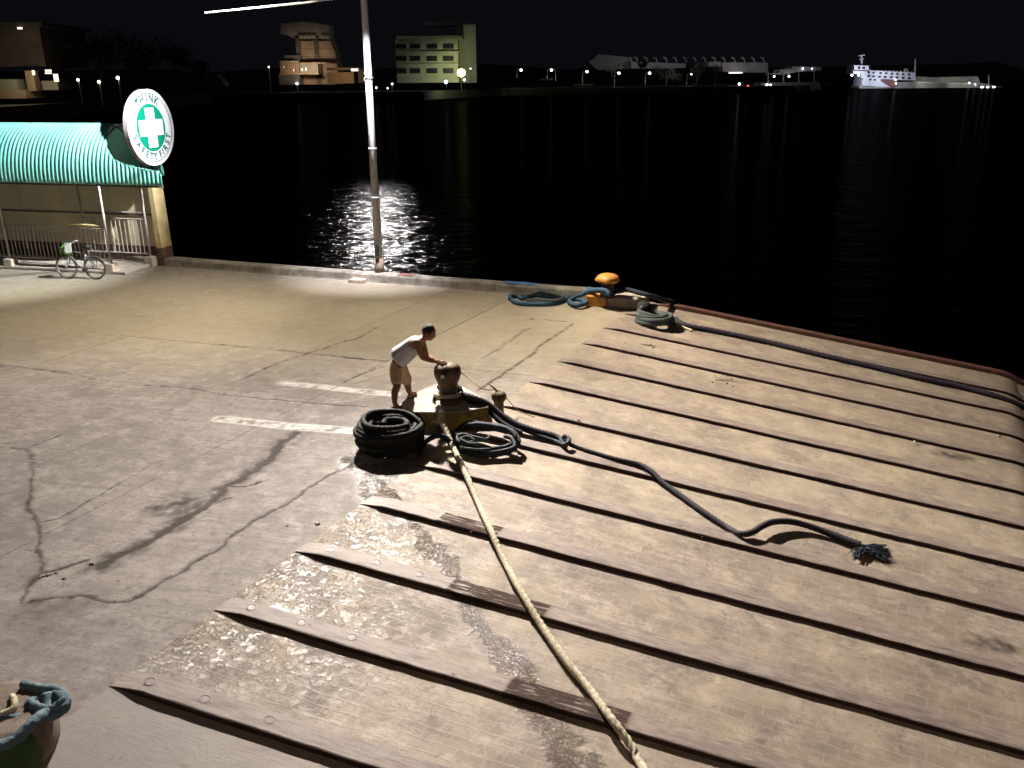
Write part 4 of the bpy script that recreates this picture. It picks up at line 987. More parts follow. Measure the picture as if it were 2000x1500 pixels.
m.add(v,[tuple(range(n))]+[(i,n+i,n+(i+1)%n,(i+1)%n) for i in range(n)]); m.build('cross',M['signwhite'],sg)
def letter(ch,ang,rad,size,flip):
    cu=bpy.data.curves.new('letter','FONT'); cu.body=ch; cu.size=size; cu.align_x='CENTER'; cu.align_y='CENTER'; cu.extrude=0.002; cu.offset=0.011
    tmp=bpy.data.objects.new('letter',cu); COL.objects.link(tmp)
    me=bpy.data.meshes.new_from_object(tmp.evaluated_get(bpy.context.evaluated_depsgraph_get())) if False else None
    dg=bpy.context.evaluated_depsgraph_get(); dg.update(); me=bpy.data.meshes.new_from_object(tmp.evaluated_get(dg)); me.name='letter'
    COL.objects.unlink(tmp); bpy.data.objects.remove(tmp); bpy.data.curves.remove(cu)
    me.materials.clear(); me.materials.append(M['signdark'])
    # glyph frame
    r_=np.array([math.cos(ang),math.sin(ang)]); upv=-r_ if flip else r_; rt=np.array([upv[1],-upv[0]])
    for v in me.vertices:
        x,y,z=v.co; x*=0.86
        q=r_*rad+rt*x+upv*y; v.co=D3(q[0],q[1],0.003+z)
    me.update(); link('letter',me,sg)
rl=RS*0.775
for ch,d in zip('THINK',(124,109,93.5,79,62)): letter(ch,math.radians(d),rl,0.315,False)
for ch,d in zip('SAFETYFIRST',(196,213,229,244,258.5,272,290,300.5,312,326.5,340)): letter(ch,math.radians(d),rl,0.275,True)
MB().tube([D3(0,-.9,-.15),D3(0,-1.6,-.15)],0.035,8).build('strut',M['blackmetal'],sg)

# ------------------------------------------------------------------ BICYCLE
f0=gy(129,524,24.72); r0=gy(185,527,24.60)
f0[2]=0.335; r0[2]=0.335
bd=(f0-r0); bd[2]=0; WB=np.linalg.norm(bd); bd/=WB; bs=np.array([-bd[1],bd[0],0]); lean=np.array([0,0,1])+ (bs if bs[1]>0 else -bs)*0.10; lean/=np.linalg.norm(lean)
bk=thing('bicycle',(f0+r0)/2*np.array([1,1,0]),'grey bicycle with a white plate and green bag parked against the shelter railing','bicycle')
ku=WB/1.05
def BP(x,z,s=0): return r0*np.array([1,1,0])+bd*x*ku+lean*z+bs*s   # x from rear axle forward
def wheel(x,name):
    c=BP(x,0.335); 
    def circ(r,n=40): return [c+bd*r*ku**0.0*math.cos(a)+lean*r*math.sin(a) for a in np.linspace(0,2*PI,n,endpoint=False)]
    w_=MB().tube(circ(0.318),0.022,8,closed=True).build('wheel',M['tyre'],bk,smooth=True)
    MB().tube(circ(0.288),0.013,6,closed=True).build('rim',M['rim'],w_,smooth=True)
    m=MB()
    for i in range(14):
        a=2*PI*i/14; m.tube([c+bs*(.02 if i%2 else -.02),c+bd*.285*math.cos(a)+lean*.285*math.sin(a)],0.0025,3)
    m.build('spokes',M['rim'],w_)
    MB().tube([c-bs*.05,c+bs*.05],0.02,8).build('hub',M['chrome'],w_)
wheel(0,'rear'); wheel(1.05,'front')
fr_=MB()
bbk=(0.43,0.28); seat=(0.30,0.72); head=(0.86,0.80); headl=(0.90,0.66)
for a,b,r in ((bbk,seat,.02),(seat,head,.019),(bbk,headl,.026),(headl,head,.022)): fr_.tube([BP(*a),BP(*b)],r,8)
for s_ in (-.06,.06):
    fr_.tube([BP(0,.335,s_),BP(*bbk)],.012,6); fr_.tube([BP(0,.335,s_),BP(*seat)],.011,6); fr_.tube([BP(headl[0],headl[1]-.02),BP(.95,.5,s_),BP(1.05,.335,s_)],.014,6)
fr_.build('frame',M['chrome'],bk,smooth=True)
MB().tube([BP(*seat),BP(.27,.88)],.013,6).build('seat_post',M['chrome'],bk)
MB().tube([BP(.14,.90),BP(.25,.92),BP(.42,.90)],[.075,.06,.025],8).build('saddle',M['blackmetal'],bk,smooth=True)
h=MB().tube([BP(*head),BP(.84,.96)],.014,6).build('stem',M['chrome'],bk)
MB().tube(catmull([BP(.74,1.03,-.30),BP(.82,1.04,-.2),BP(.86,.97,0),BP(.82,1.04,.2),BP(.74,1.03,.30)],.03),.013,6).build('handlebar',M['chrome'],bk,smooth=True)
MB().lathe([(0.09,-.004),(0.09,.004)],BP(*bbk,-.06),20,ax=[bd,lean,bs]).build('chainring',M['blackmetal'],bk)
MB().tube([BP(*bbk,-.08),BP(.53,.15,-.09),BP(.53,.15,-.18)],.010,6).build('crank',M['rim'],bk)
MB().tube([BP(*bbk,.08),BP(.33,.41,.09),BP(.33,.41,.18)],.010,6).build('crank',M['rim'],bk)
m=MB()
for s_ in (-.07,.07): m.tube([BP(.22,.72,s_),BP(-.16,.70,s_)],.008,5); m.tube([BP(0,.335,s_),BP(-.06,.70,s_)],.007,5)
for i in range(4): m.tube([BP(-.16+i*.11,.70,-.07),BP(-.16+i*.11,.70,.07)],.006,5)
m.build('rear_rack',M['blackmetal'],bk)
MB().tube([BP(.02,.62),BP(-.18,.58),BP(-.30,.46)],[.03,.034,.03],6).build('mudguard',M['blackmetal'],bk)
pc=BP(.74,.93,-.22 if bs[1]>0 else .22)
MB().box(pc,(.20,.012,.27),[bd,bs,lean]).build('plate',M['paper'],bk)
bg_=BP(.98,.80,0)
m=MB()
for i in range(46):
    q=bg_+np.array([random.gauss(0,.07),random.gauss(0,.07),random.gauss(0,.07)]); d=np.array([random.gauss(0,1) for _ in range(3)]); d/=np.linalg.norm(d); e_=np.cross(d,[0.3,.2,.9]); e_/=np.linalg.norm(e_)+1e-6
    m.add([q-d*.07,q+e_*.03,q+d*.07,q-e_*.03],[(0,1,2,3)])
m.lathe([(0.02,-.12),(.08,-.08),(.09,.0),(.06,.07),(0,.09)],bg_,10,jit=.1)
m.build('green_bag',M['leafgreen'],bk)

# ------------------------------------------------------------------ PERSON
def skin(name,V,E,R,material,parent=None,sub=2,root=0):
    me=bpy.data.meshes.new(name); me.from_pydata([tuple(v) for v in V],E,[]); o=bpy.data.objects.new(name,me); COL.objects.link(o)
    sm=o.modifiers.new('skin','SKIN'); sm.use_smooth_shade=True; sm.branch_smoothing=0.6
    sv=me.skin_vertices[0].data
    for i,r in enumerate(R):
        rr=(r,r) if not hasattr(r,'__len__') else r
        sv[i].radius=rr; sv[i].use_root=(i==root)
    ss=o.modifiers.new('sub','SUBSURF'); ss.levels=sub; ss.render_levels=sub
    dg=bpy.context.evaluated_depsgraph_get(); dg.update()
    m2=bpy.data.meshes.new_from_object(o.evaluated_get(dg)); m2.name=name
    bpy.data.objects.remove(o); bpy.data.meshes.remove(me)
    m2.materials.clear(); m2.materials.append(material)
    for p in m2.polygons: p.use_smooth=True; p.material_index=0
    return m2
Y0=13.55
backf=g(771,800,Zp); frontf=g(800,777,Zp)
hips=gy(770,706,13.62)
per=thing('person',(backf+frontf)/2,'man in white vest and khaki shorts bending over the near bollard, handling a cord','person')
def px3(u,v,y): return gy(u,v,y)
hipL=hips+np.array([0.02,-0.10,-0.06]); hipR=hips+np.array([0.05,0.12,-0.06])
kneeL=px3(776,756,13.42); ankL=backf+np.array([0,0.02,0.09]); toeL=backf+np.array([0.10,-0.02,0.025]); 
kneeR=px3(797,751,13.95); ankR=frontf+np.array([-0.0,0.0,0.09]); toeR=frontf+np.array([0.10,0.14,0.03])
waist=px3(785,694,13.60); chest=px3(804,679,13.58); uch=px3(816,668,13.56); neck=px3(827,660,13.54); hb=px3(835,657,13.53); hc=px3(837,650,13.52); ht=px3(837,644,13.52)
chin=px3(842,664,13.46)
shL=px3(817,668,13.38); shR=px3(822,663,13.76)
elL=px3(824,698,13.36); wrL=px3(850,706,13.42); elR=px3(832,696,13.76); wrR=px3(858,708,13.66)
V=[hips,waist,chest,uch,neck,hb,hc,ht,  hipL,kneeL,ankL,toeL, hipR,kneeR,ankR,toeR, shL,elL,wrL, shR,elR,wrR,
   (hipL+kneeL)/2,(kneeL+ankL)/2*1.0+np.array([-.02,0.0,.08]),(hipR+kneeR)/2,(kneeR+ankR)/2+np.array([-.02,0,.08]),(elL+wrL)/2,(elR+wrR)/2]
E_=[(0,1),(1,2),(2,3),(3,4),(4,5),(5,6),(6,7),(0,8),(8,22),(22,9),(9,23),(23,10),(10,11),(0,12),(12,24),(24,13),(13,25),(25,14),(14,15),(3,16),(16,17),(17,26),(26,18),(3,19),(19,20),(20,27),(27,21)]
R_=[.165,.165,.175,.15,.07,.082,.095,.072,.105,.066,.044,.034,.105,.066,.044,.034,.075,.054,.036,.075,.054,.036,.092,.070,.092,.070,.050,.050]
bm_=skin('body',V,E_,R_,M['skin'])
# add hands with five fingers, nose, ears to the same mesh
extra=MB()
def hand_(w,d,side):
    d=d/np.linalg.norm(d); upv=np.array([0,0,1.]); s_=np.cross(d,upv); s_/=np.linalg.norm(s_); nrm=np.cross(s_,d)
    pc=w+d*.05
    extra.tube([w-d*.02,w+d*.02,w+d*.07,w+d*.095],[.026,.034,.038,.030],8)
    for i,(o_,l_) in enumerate(((-.030,.070),(-.010,.080),(.010,.075),(.029,.058))):
        b=w+d*.085+s_*o_; m1=b+d*l_*.45-nrm*.012; m2=b+d*l_*.75-nrm*.035; extra.tube([b-d*.02,b,m1,m2],[.0095,.0095,.0085,.006],6)
    b=w+d*.03+s_*side*.03; extra.tube([b,b+s_*side*.03+d*.03-nrm*.01,b+s_*side*.03+d*.065-nrm*.03],[.012,.011,.007],6)
hand_(wrL,np.array(hand)-wrL+np.array([0,0,-.02]),1); hand_(wrR,np.array(hand)-wrR+np.array([0.02,0,-.03]),-1)
fd=(chin-hc); fd/=np.linalg.norm(fd); fwd=np.array([0.86,-0.32,-0.40]); fwd/=np.linalg.norm(fwd); hup=(ht-hb)/np.linalg.norm(ht-hb)
hup=hup-fwd*(hup@fwd); hup/=np.linalg.norm(hup); hsd=np.cross(fwd,hup)
# face: jaw, nose, lips, brow, eyes sockets, ears
def ell(c,r,mb,seg=12,ax=None):
    pr=[(math.sin(a)*1.0,-math.cos(a)) for a in np.linspace(0.05,PI-0.05,9)]
    ax=np.array(ax if ax is not None else [fwd,hsd,hup]); A=[ax[0]*r[0],ax[1]*r[1],ax[2]*r[2]]
    mb.lathe(pr,c,seg,ax=A)
ell(hc+fwd*.02+hup*.01,(.106,.084,.122),extra,20)
ell(hc+fwd*.045-hup*.07,(.058,.052,.048),extra)
ell(hc+fwd*.118-hup*.012,(.018,.014,.024),extra,8)
ell(hc+fwd*.10-hup*.055,(.014,.024,.009),extra,8)
ell(hc+fwd*.100+hup*.028,(.018,.052,.010),extra,8)
for s_ in (-1,1): ell(hc+hsd*s_*.080-fwd*.01,(.020,.010,.032),extra,8)
# feet
for fp,dr in ((backf,np.array([0.8,-.35,0])),(frontf,np.array([0.6,.75,0]))):
    dr=dr/np.linalg.norm(dr); sd=np.array([-dr[1],dr[0],0])
    ell(fp+dr*.05+np.array([0,0,.035]),(.115,.042,.033),extra,12,[dr,sd,EZ])
bo_=bmesh.new(); bo_.from_mesh(bm_)
base=[bo_.verts.new(v) for v in extra.v]
for f in extra.f:
    try: ff=bo_.faces.new([base[i] for i in f]); ff.smooth=True
    except Exception: pass
bo_.to_mesh(bm_); bo_.free()
link('body',bm_,per)
# eyes
m=MB()
for s_ in (-1,1): ell(hc+fwd*.108+hsd*s_*.033+hup*.012,(.010,.013,.007),m,8)
m.build('eyes',M['hair'],per)
# hair cap
m=MB(); ell(hc+hup*.030-fwd*.008,(.116,.094,.118),m,24)
hv=m.v; keep=[]
for f in m.f:
    cen_=np.mean([hv[i] for i in f],axis=0)-hc
    a_,b_=cen_@fwd,cen_@hup
    if b_>0.02+max(0,a_-0.02)*0.6 or (a_<-0.01 and b_>-0.045): keep.append(f)
m.f=keep; m.mi=[0]*len(keep); ho=m.build('hair',M['hair'],per,smooth=True); so=ho.modifiers.new('thick','SOLIDIFY'); so.thickness=0.012; so.offset=1
# vest: torso sleeve-less
tw=(waist-hips)
Vs=[hips+(waist-hips)*.12+np.array([-.01,0,.02]),waist,chest,uch+np.array([0.01,0,0.0]),shL*.55+uch*.45+np.array([0,0,.005]),shR*.55+uch*.45+np.array([0,0,.005])]
sm_=skin('vest',Vs,[(0,1),(1,2),(2,3),(3,4),(3,5)],[(.200,.198),(.202,.198),(.200,.200),(.160,.168),.095,.095],M['shirt'])
link('vest',sm_,per)
# shorts
Vs=[hips+np.array([0,0,.03]),hipL,(hipL+kneeL)/2,hipL*.06+kneeL*.94,hipR,(hipR+kneeR)/2,hipR*.06+kneeR*.94]
Vs.append(hips+(waist-hips)*0.75)
sm_=skin('shorts',Vs,[(0,1),(1,2),(2,3),(0,4),(4,5),(5,6),(0,7)],[.188,.140,.112,.106,.140,.112,.106,.165],M['shorts'])
link('shorts',sm_,per)
for fp,dr in ((backf,np.array([0.8,-.35,0])),(frontf,np.array([0.6,.75,0]))):
    dr=dr/np.linalg.norm(dr); sd=np.array([-dr[1],dr[0],0]); m=MB()
    pts=[fp+dr*(.05+.14*math.cos(a))+sd*.052*math.sin(a)+np.array([0,0,.012]) for a in np.linspace(0,2*PI,20,endpoint=False)]
    m.prism(pts,.012); sa_=m.build('sandal',M['sandal'],per)
    MB().tube([fp+dr*.13+np.array([0,0,.05])-sd*.045,fp+dr*.10+np.array([0,0,.072]),fp+dr*.13+np.array([0,0,.05])+sd*.045],.008,6).build('strap',M['sandal'],sa_)

# ------------------------------------------------------------------ litter on the deck and ramp
m=MB()
def chip(p,s_):
    a=random.uniform(0,PI); m.box(p,(s_,s_*random.uniform(.4,.9),s_*.35),[[math.cos(a),math.sin(a),0],[-math.sin(a),math.cos(a),0],[0,0,1]],top=.6)
for u,v in ((1585,665),(1712,759),(1787,862),(1950,851),(1270,672),(1275,678),(180,1100),(620,1022),(1130,820)): chip(gs(u,v,.015),random.uniform(.05,.08))
for i in range(60): chip(gs(random.uniform(1250,1900),random.uniform(700,1100),.006),random.uniform(.01,.03))
for i in range(60): chip(g(random.uniform(0,1000),random.uniform(620,1200),.006),random.uniform(.01,.03))
m.build('litter',M['whiteconc'],None,kind='stuff')
m=MB()
for i in range(36):
    u0,v0=random.choice([(1425,743),(1425,743),(100,1120),(1235,690)])
    p=gs(u0+random.gauss(0,22),v0+random.gauss(0,7),.006); a=random.uniform(0,PI); s_=random.uniform(.012,.035)
    m.box(p,(s_*1.5,s_,s_*.5),[[math.cos(a),math.sin(a),0],[-math.sin(a),math.cos(a),0],[0,0,1]],top=.6)
m.build('dark_grit',M['rust'],None,kind='stuff')
# ------------------------------------------------------------------ FAR SHORE
m=MB(); ZL=0.9
edge=[(-520,120),(-92,152),(-96,296),(-30,318),(-28,330),(-2,392),(118,405),(160,452),(176,520),(330,900),(330,1600),(-900,1600),(-900,120)]
m.prism([(x,y,ZL) for x,y in edge],4.0); m.build('far_shore',M['land'],None,kind='structure')
hl=MB(); N_=60
vs=[];
for i in range(N_+1):
    x=-900+1500*i/N_; hgt=10+14*vn.fbm(np.array([i*.23]),np.array([.5]))[0]
    vs+=[(x,1000,-1),(x,1150,hgt)]
hl.add(vs,[(2*i,2*i+2,2*i+3,2*i+1) for i in range(N_)]); hl.build('hills',M['land'],None,kind='structure')
def fpx(u,v,Y): return gy(u,v,Y)
def fbox(u0,u1,v0,v1,Y,dep,name,material,parent,**k):
    """box whose front face fills the picture rectangle at distance Y"""
    a=fpx(u0,v1,Y); b=fpx(u1,v0,Y); z0=a[2]; z1=fpx((u0+u1)/2,v0,Y)[2]
    return MB().box(((a[0]+b[0])/2,Y+dep/2,(z0+z1)/2),(abs(b[0]-a[0]),dep,z1-z0)).build(name,material,parent,**k)
# --- four storey cream building
Y=340
fb1=thing('office_building',fpx(838,160,Y),'four storey cream building with rows of dark windows lit by the yellow lamp','building')
MB_=fbox(776,894,76,162,Y,14,'wall',M['farwhite'],fb1)
fbox(774,903,70,76,Y-1.2,16,'roof_slab',M['farwhite'],fb1)
fbox(893,929,48,162,Y+9,16,'side_wing',M['fargrey'],fb1)
fbox(826,932,42,50,Y+12,12,'rear_roof',M['fargrey'],fb1)
for v in (100,124,149): fbox(774,896,v,v+3,Y-1.0,1.1,'sun_ledge',M['farwhite'],fb1)
for v in (85,109,133):
    for u in (783.5,810.5,843.5,875.5):
        f=fbox(u-10.5,u+10.5,v,v+10.5,Y-0.12,0.2,'window',M['farroof'],fb1)
        for i in range(3): fbox(u-9.8+i*6.7,u-3.9+i*6.7,v+.8,v+9.7,Y-0.2,0.1,'pane',M['farglass'],f)
# --- tan hall with verandah
Y=335
fh=thing('harbour_hall',fpx(620,165,Y),'tall tan hall with a dim upper storey and lit verandah','building')
def poly(pts,Y,dep,name,material,parent,**k):
    p=[fpx(u,v,Y) for u,v in pts]; n=len(p); m=MB(); q=[a+np.array([0,dep,0]) for a in p]
    m.add(p+q,[tuple(range(n)),tuple(reversed(range(n,2*n)))]+[(i,i+n,(i+1)%n+n,(i+1)%n) for i in range(n)]); return m.build(name,material,parent,**k)
poly([(585,165),(585,80),(645,80),(655,105),(664,165)],Y,10,'wall',M['fartan'],fh)
poly([(548,66),(548,46),(590,42),(641,49),(645,80),(583,79),(560,68)],Y+1,10,'upper_storey',M['fargrey'],fh)
for i in range(7):
    if i==4: continue
    fbox(584+i*8.6,590.5+i*8.6,69,76,Y-0.2,0.3,'clerestory_window',M['litwarm'] if False else M['farwhite'],fh)
for u in (585,620): fbox(u-1,u+1.2,76,165,Y-0.35,0.4,'pilaster',M['farroof'],fh)
for v in (95,110): fbox(587,655,v,v+.8,Y-0.1,0.2,'wall_band',M['farroof'],fh)
fbox(546,622,143,146,Y-5,5,'verandah_floor',M['fartan'],fh)
fbox(546,584,146,166,Y-4.5,4,'verandah_base',M['farroof'],fh)
fbox(548,583,119,121,Y-4.5,.4,'verandah_rail',M['farwhite'],fh)
for i in range(10): fbox(548+i*3.8,549+i*3.8,121,143,Y-4.5,.3,'verandah_post',M['fartan'],fh)
for i in range(9): fbox(587+i*4.0,588+i*4.0,124,143,Y-4.5,.3,'verandah_post',M['farwhite'],fh)
fbox(585,658,122,124.5,Y-4.6,4.5,'verandah_roof',M['fartan'],fh)
for u,v,w_,h_ in ((590,136,3,4),(597,135,3,6),(574,137,2,4),(554,131,2,2)): fbox(u-w_/2,u+w_/2,v-h_/2,v+h_/2,Y-1,.2,'lit_window',M['litwhite'],fh)
fbox(556,586,108,119,Y-2,3,'side_parapet',M['farroof'],fh)
fan=thing('annexe',fpx(680,160,Y-10),'low annexe with a flat awning right of the tan hall, half behind the lamp post','building')
fbox(640,690,141,163,Y-10,8,'wall',M['fartan'],fan); fbox(638,703,132,137,Y-13,8,'awning',M['farroof'],fan)
fbox(686,699,134,139,Y-13.6,.4,'lit_sign',M['litwarm'],fan); fbox(711,722,140,146,Y-13,.4,'lit_sign',M['litwarm'],fan); fbox(711,720,151,158,Y-13,.4,'lit_sign',M['litwarm'],fan)
fbox(700,726,130,162,Y-9,6,'porch',M['farroof'],fan)
# --- warehouse at the left edge, nearer
Y=185
fw=thing('warehouse',fpx(30,170,Y),'dim brownish warehouse with a yellow lower wall at the left edge','building')
fbox(-60,76,52,131,Y+6,20,'upper_wall',mat('dim_brown_wall',(0.22,0.17,0.16),(0.16,0.12,0.11),0.9,scale=.3,bump=0),fw)
fbox(-60,80,44,52,Y+4,22,'roof',M['farroof'],fw)
fbox(-40,32,155,176,Y,8,'lower_wall',M['farwhite'],fw); fbox(-40,48,176,193,Y-2,8,'plinth',M['fartan'],fw)
fbox(55,64,138,178,Y,2,'door_pillar',M['fartan'],fw); fbox(72,112,158,176,Y+3,6,'side_room',M['farwhite'],fw)
fbox(34,42,53,57,Y+3.5,.3,'wall_lamp',M['litwarm'],fw)
for u,v,w_,h_ in ((65,142,3,9),(94,138,11,4),(94,143,12,2.5),(109,152,6,15)): fbox(u-w_/2,u+w_/2,v-h_/2,v+h_/2,Y-.4,.2,'lit_window',M['litwarm'],fw)
# small quay booth
fk=thing('booth',fpx(418,168,320),'small pale lit booth on the far shore left of the tan hall','building')
poly([(402,169),(400,145),(424,145),(424,150),(428,152),(436,162),(438,169)],320,6,'wall',M['fargrey'],fk)
poly([(370,168),(374,128),(385,118),(400,122),(402,168)],324,6,'shed',mat('dim_green_grey',(0.15,0.17,0.13),(0.10,0.12,0.09),0.9,scale=.3,bump=0),fk)
# lit strollers' kiosk lights: small lamps between the warehouse and the sign
# --- terminal on the right shore
Y=455
ft=thing('terminal',fpx(1325,135,Y),'long grey terminal with a ribbed roof behind the quay trees','building')
poly([(1150,122),(1168,106),(1235,112),(1235,134),(1168,137)],Y,20,'left_hall',M['fargrey'],ft)
poly([(1232,134),(1232,120),(1250,121),(1340,124),(1338,133)],Y-6,20,'middle_hall',M['fargrey'],ft)
poly([(1412,140),(1410,122),(1500,122),(1500,142)],Y-4,20,'right_hall',M['fargrey'],ft)
poly([(1384,130),(1384,121),(1408,121),(1408,130)],Y-4,14,'link_hall',M['fargrey'],ft)
for i in range(14):
    u=1246+i*19; a=fpx(u,121,Y-7); b=fpx(u-3,113,Y-7); MB().tube([a,b,b+np.array([-1.2,0,.2])],.35,5).build('roof_strut',M['fargrey'],ft)
fbox(1424,1450,141,143,Y-8,.5,'light_strip',M['litwhite'],ft)
fd_=thing('moored_ferry',fpx(1545,160,430),'low dark ferry with a lit upper deck moored left of the white ship','ferry')
poly([(1488,176),(1484,162),(1600,160),(1606,176)],430,12,'hull',M['farroof'],fd_)
poly([(1496,145),(1520,143),(1524,136),(1545,134),(1548,130),(1604,131),(1604,138),(1560,140),(1530,146)],430,9,'upper_deck',M['fargrey'],fd_)
for u in (1500,1530,1560,1590): MB().tube([fpx(u,161,430),fpx(u,140,430)],.25,5).build('deck_post',M['fargrey'],fd_)
for u,v,r_ in ((1498,166,3),(1505,166,2.5),(1512,149,2.5),(1541,149,2.8),(1568,134,2.3),(1586,134,1.6)):
    p=fpx(u,v,428.5); MB().lathe([(0.001,-1),(.8,-.6),(1,0),(.8,.6),(0.001,1)],p,8,ax=np.eye(3)*r_*.17).build('deck_lamp',M['bulbwhite'],fd_)
wash('ferry_deck_light_source',fpx(1550,138,412),fpx(1550,138,430),1200,(0.85,0.92,1.0),.5)
# --- quay street lamps
def far_lamp(u,vt,vb,Y,label,bulb='bulbwhite',arm=-1,r=.52,power=0,group='lamps along the far quay',wide=True):
    b=fpx(u,vb,Y); t_=fpx(u,vt,Y); o=thing('street_lamp',b,label,'street lamp',group)
    a=np.array([arm*1.9,0,0]); top=np.array([b[0],Y,t_[2]+.5])
    MB().tube([b+a,np.array([b[0]+a[0],Y,top[2]-1]),top+a*.6,top],[.22,.16,.12,.1],6).build('pole',M['farwhite'],o)
    if power: 
        MB().tube([b-a,np.array([b[0]-a[0],Y,top[2]-1]),top-a*.6,top],[.22,.16,.12,.1],6).build('pole',M['farwhite'],o)
    MB().lathe([(0.001,-1),(.8,-.6),(1,0),(.8,.6),(0.001,1)],top-EZ*.5,10,ax=np.eye(3)*r).build('bulb',M[bulb],o)
    wash('street_lamp_light_source',top-EZ*1.2,top-EZ*6+np.array([0,1.5,0]),420,(0.85,0.93,1.0),.3,120)
far_lamp(1018,137,152,392,'leftmost white lamp of the far quay, just right of the yellow lamp')
far_lamp(1077,137,158,398,'second lamp from the left on the far quay, on two legs',power=1)
far_lamp(1146,140,166,400,'third lamp from the left on the far quay, over a pale ledge')
far_lamp(1208,143,172,402,'fourth lamp from the left on the far quay, tall thin pole')
far_lamp(1268,143,166,404,'fifth lamp from the left on the far quay, bluish head')
far_lamp(1349,145,166,405,'sixth lamp from the left on the far quay, faint greenish head',r=.3)
fbox(1057,1080,154,156.5,396,3,'landing_stage',M['farwhite'],None); tag(bpy.context.scene.objects['landing_stage'],'small pale landing under the two legged quay lamp','landing stage')
pj=fbox(1122,1160,164,167.5,397,3,'jetty_ledge',M['farwhite'],None); tag(pj,'pale ledge under the single tall quay lamp','ledge')
def lampbulb(u,v,Y,label,bulb,r,cat='lamp',power=0,col=(1,1,1),group=None,base=None):
    p=fpx(u,v,Y); o=thing('quay_lamp',(p[0],p[1],ZL if p[2]>ZL else p[2]-.5),label,cat,group)
    MB().tube([np.array([p[0],Y+.3,ZL-.1]),np.array([p[0],Y+.3,max(p[2],ZL+.4)+.3]),p],.12,6).build('pole',M['fargrey'],o)
    MB().lathe([(0.001,-1),(.8,-.6),(1,0),(.8,.6),(0.001,1)],p,10,ax=np.eye(3)*r).build('bulb',M[bulb],o)
    if power: wash('quay_lamp_light_source',p+np.array([0,1.0,0])*(r+.3),p+np.array([-4 if power>5000 else 0,14,1.0 if power>5000 else -5]),power,col,.5,150)
lampbulb(901,142,325,'big glaring yellow lamp in front of the cream building','bulbyellow',1.5,power=3600,col=(0.92,1.0,0.45))
mst=gy(725,160,322); hm=thing('added_glint_mast',(mst[0],322,ZL),'slim tall mast added on the far shore for water glints, almost hidden behind the near lamp post','light mast')  # mast added only to throw glints on the water
MB().tube([(mst[0],322,ZL),(mst[0]-.1,322,38)],[.35,.2],8).build('mast',M['fargrey'],hm)
for dx in (-2.2,-.8,.8,2.2): MB().box((mst[0]+dx,321.4,38.2),(1.0,.5,.8)).build('flood_head',M['floodglass'],hm)
MB().box((mst[0],321.9,38.2),(6,.3,.3)).build('head_frame',M['fargrey'],hm)
for (u_,v_,pw_) in ((768,455,2.7e6),(688,455,1.4e6),(735,505,0.9e6)):
    tgt=g(u_,v_,-2.0); spot('added_glint_light_source',(mst[0],320.6,38.2),tgt,pw_*1.5,1.15,1.0,(1.0,.93,.92),1.4)  # narrow added beams that make the glints behind the lamp post
lampbulb(871,160,322,'blue white lamp low to the left of the big yellow lamp','bulbblue',.65,power=900,col=(.4,.65,1))
lampbulb(907,156,322,'small white lamp just under the big yellow lamp','bulbwhite',.4)
lampbulb(919,134,322,'tiny white lamp to the right of the big yellow lamp','bulbwhite',.22)
lampbulb(766,164,318,'small white lamp just right of the lamp post near the far water line','bulbwhite',.3)
lampbulb(735,171,318,'flat white lamp touching the right side of the lamp post near the far water line','bulbwhite',.3)
lampbulb(757,172,318,'faint white lamp low between lamp post and cream building','bulbwhite',.22)
lampbulb(580,163,330,'slanting white lamp in front of the tan hall verandah','bulbwhite',.38)
lampbulb(525,131,331,'tiny white lamp left of the tan hall','bulbwhite',.26)
lampbulb(152,156,170,'pale lamp leftmost of three small lamps left of the safety sign','bulbwarm',.22)
lampbulb(193,160,170,'middle one of three small pale lamps left of the safety sign','bulbwarm',.26)
lampbulb(230,152,170,'brightest of three small pale lamps, nearest above the safety sign','bulbwarm',.30)
lampbulb(1444,164,405,'white lamp left beside the red lamp on the far quay','bulbwhite',.5,power=600)
lampbulb(1461,168,405,'red lamp on the far quay left of the moored ferry','bulbred',.38,power=300,col=(1,.1,.1))
lampbulb(1352,170,405,'white light left of the small pale boat at the far quay','bulbwhite',.32)
lampbulb(1405,166,405,'twin white lights midway between greenish and red quay lamps','bulbwhite',.34)
for u,lb in ((1362,'small pale boat lit beside the quay under the greenish lamp'),(1408,'small pale boat lit beside the quay left of the red lamp')):
    o=thing('small_boat',fpx(u,170,399),lb,'boat'); 
    poly([(u-12,166),(u+14,166),(u+9,171),(u-8,171)],399,2.4,'hull',M['farwhite'],o); poly([(u-4,162),(u+7,162),(u+7,166),(u-5,166)],399.4,1.6,'cabin',M['farwhite'],o)
# wall washing lights by the tan hall (its lit verandah)
wash('verandah_light_source',fpx(606,134,324),fpx(612,128,340),1700,(1.0,.78,.58),.6)
wash('annexe_light_source',fpx(668,150,315),fpx(668,150,325),900,(1.0,.72,.42),.5)
wash('verandah_light_source',fpx(568,134,324),fpx(565,132,336),500,(1.0,.78,.58),.6)
point('warehouse_light_source',fpx(60,148,180),260,(1.0,.85,.6),.3)
point('warehouse_light_source',fpx(20,150,176),420,(1.0,.9,.55),.3)
wash('terminal_light_source',fpx(1320,120,418),fpx(1320,127,449),3600,(.9,.88,1.0),.5)
wash('terminal_light_source',fpx(1200,118,425),fpx(1200,125,455),1200,(.9,.88,1.0),.5)
wash('terminal_light_source',fpx(1455,122,425),fpx(1455,132,450),2400,(.9,.88,1.0),.5)
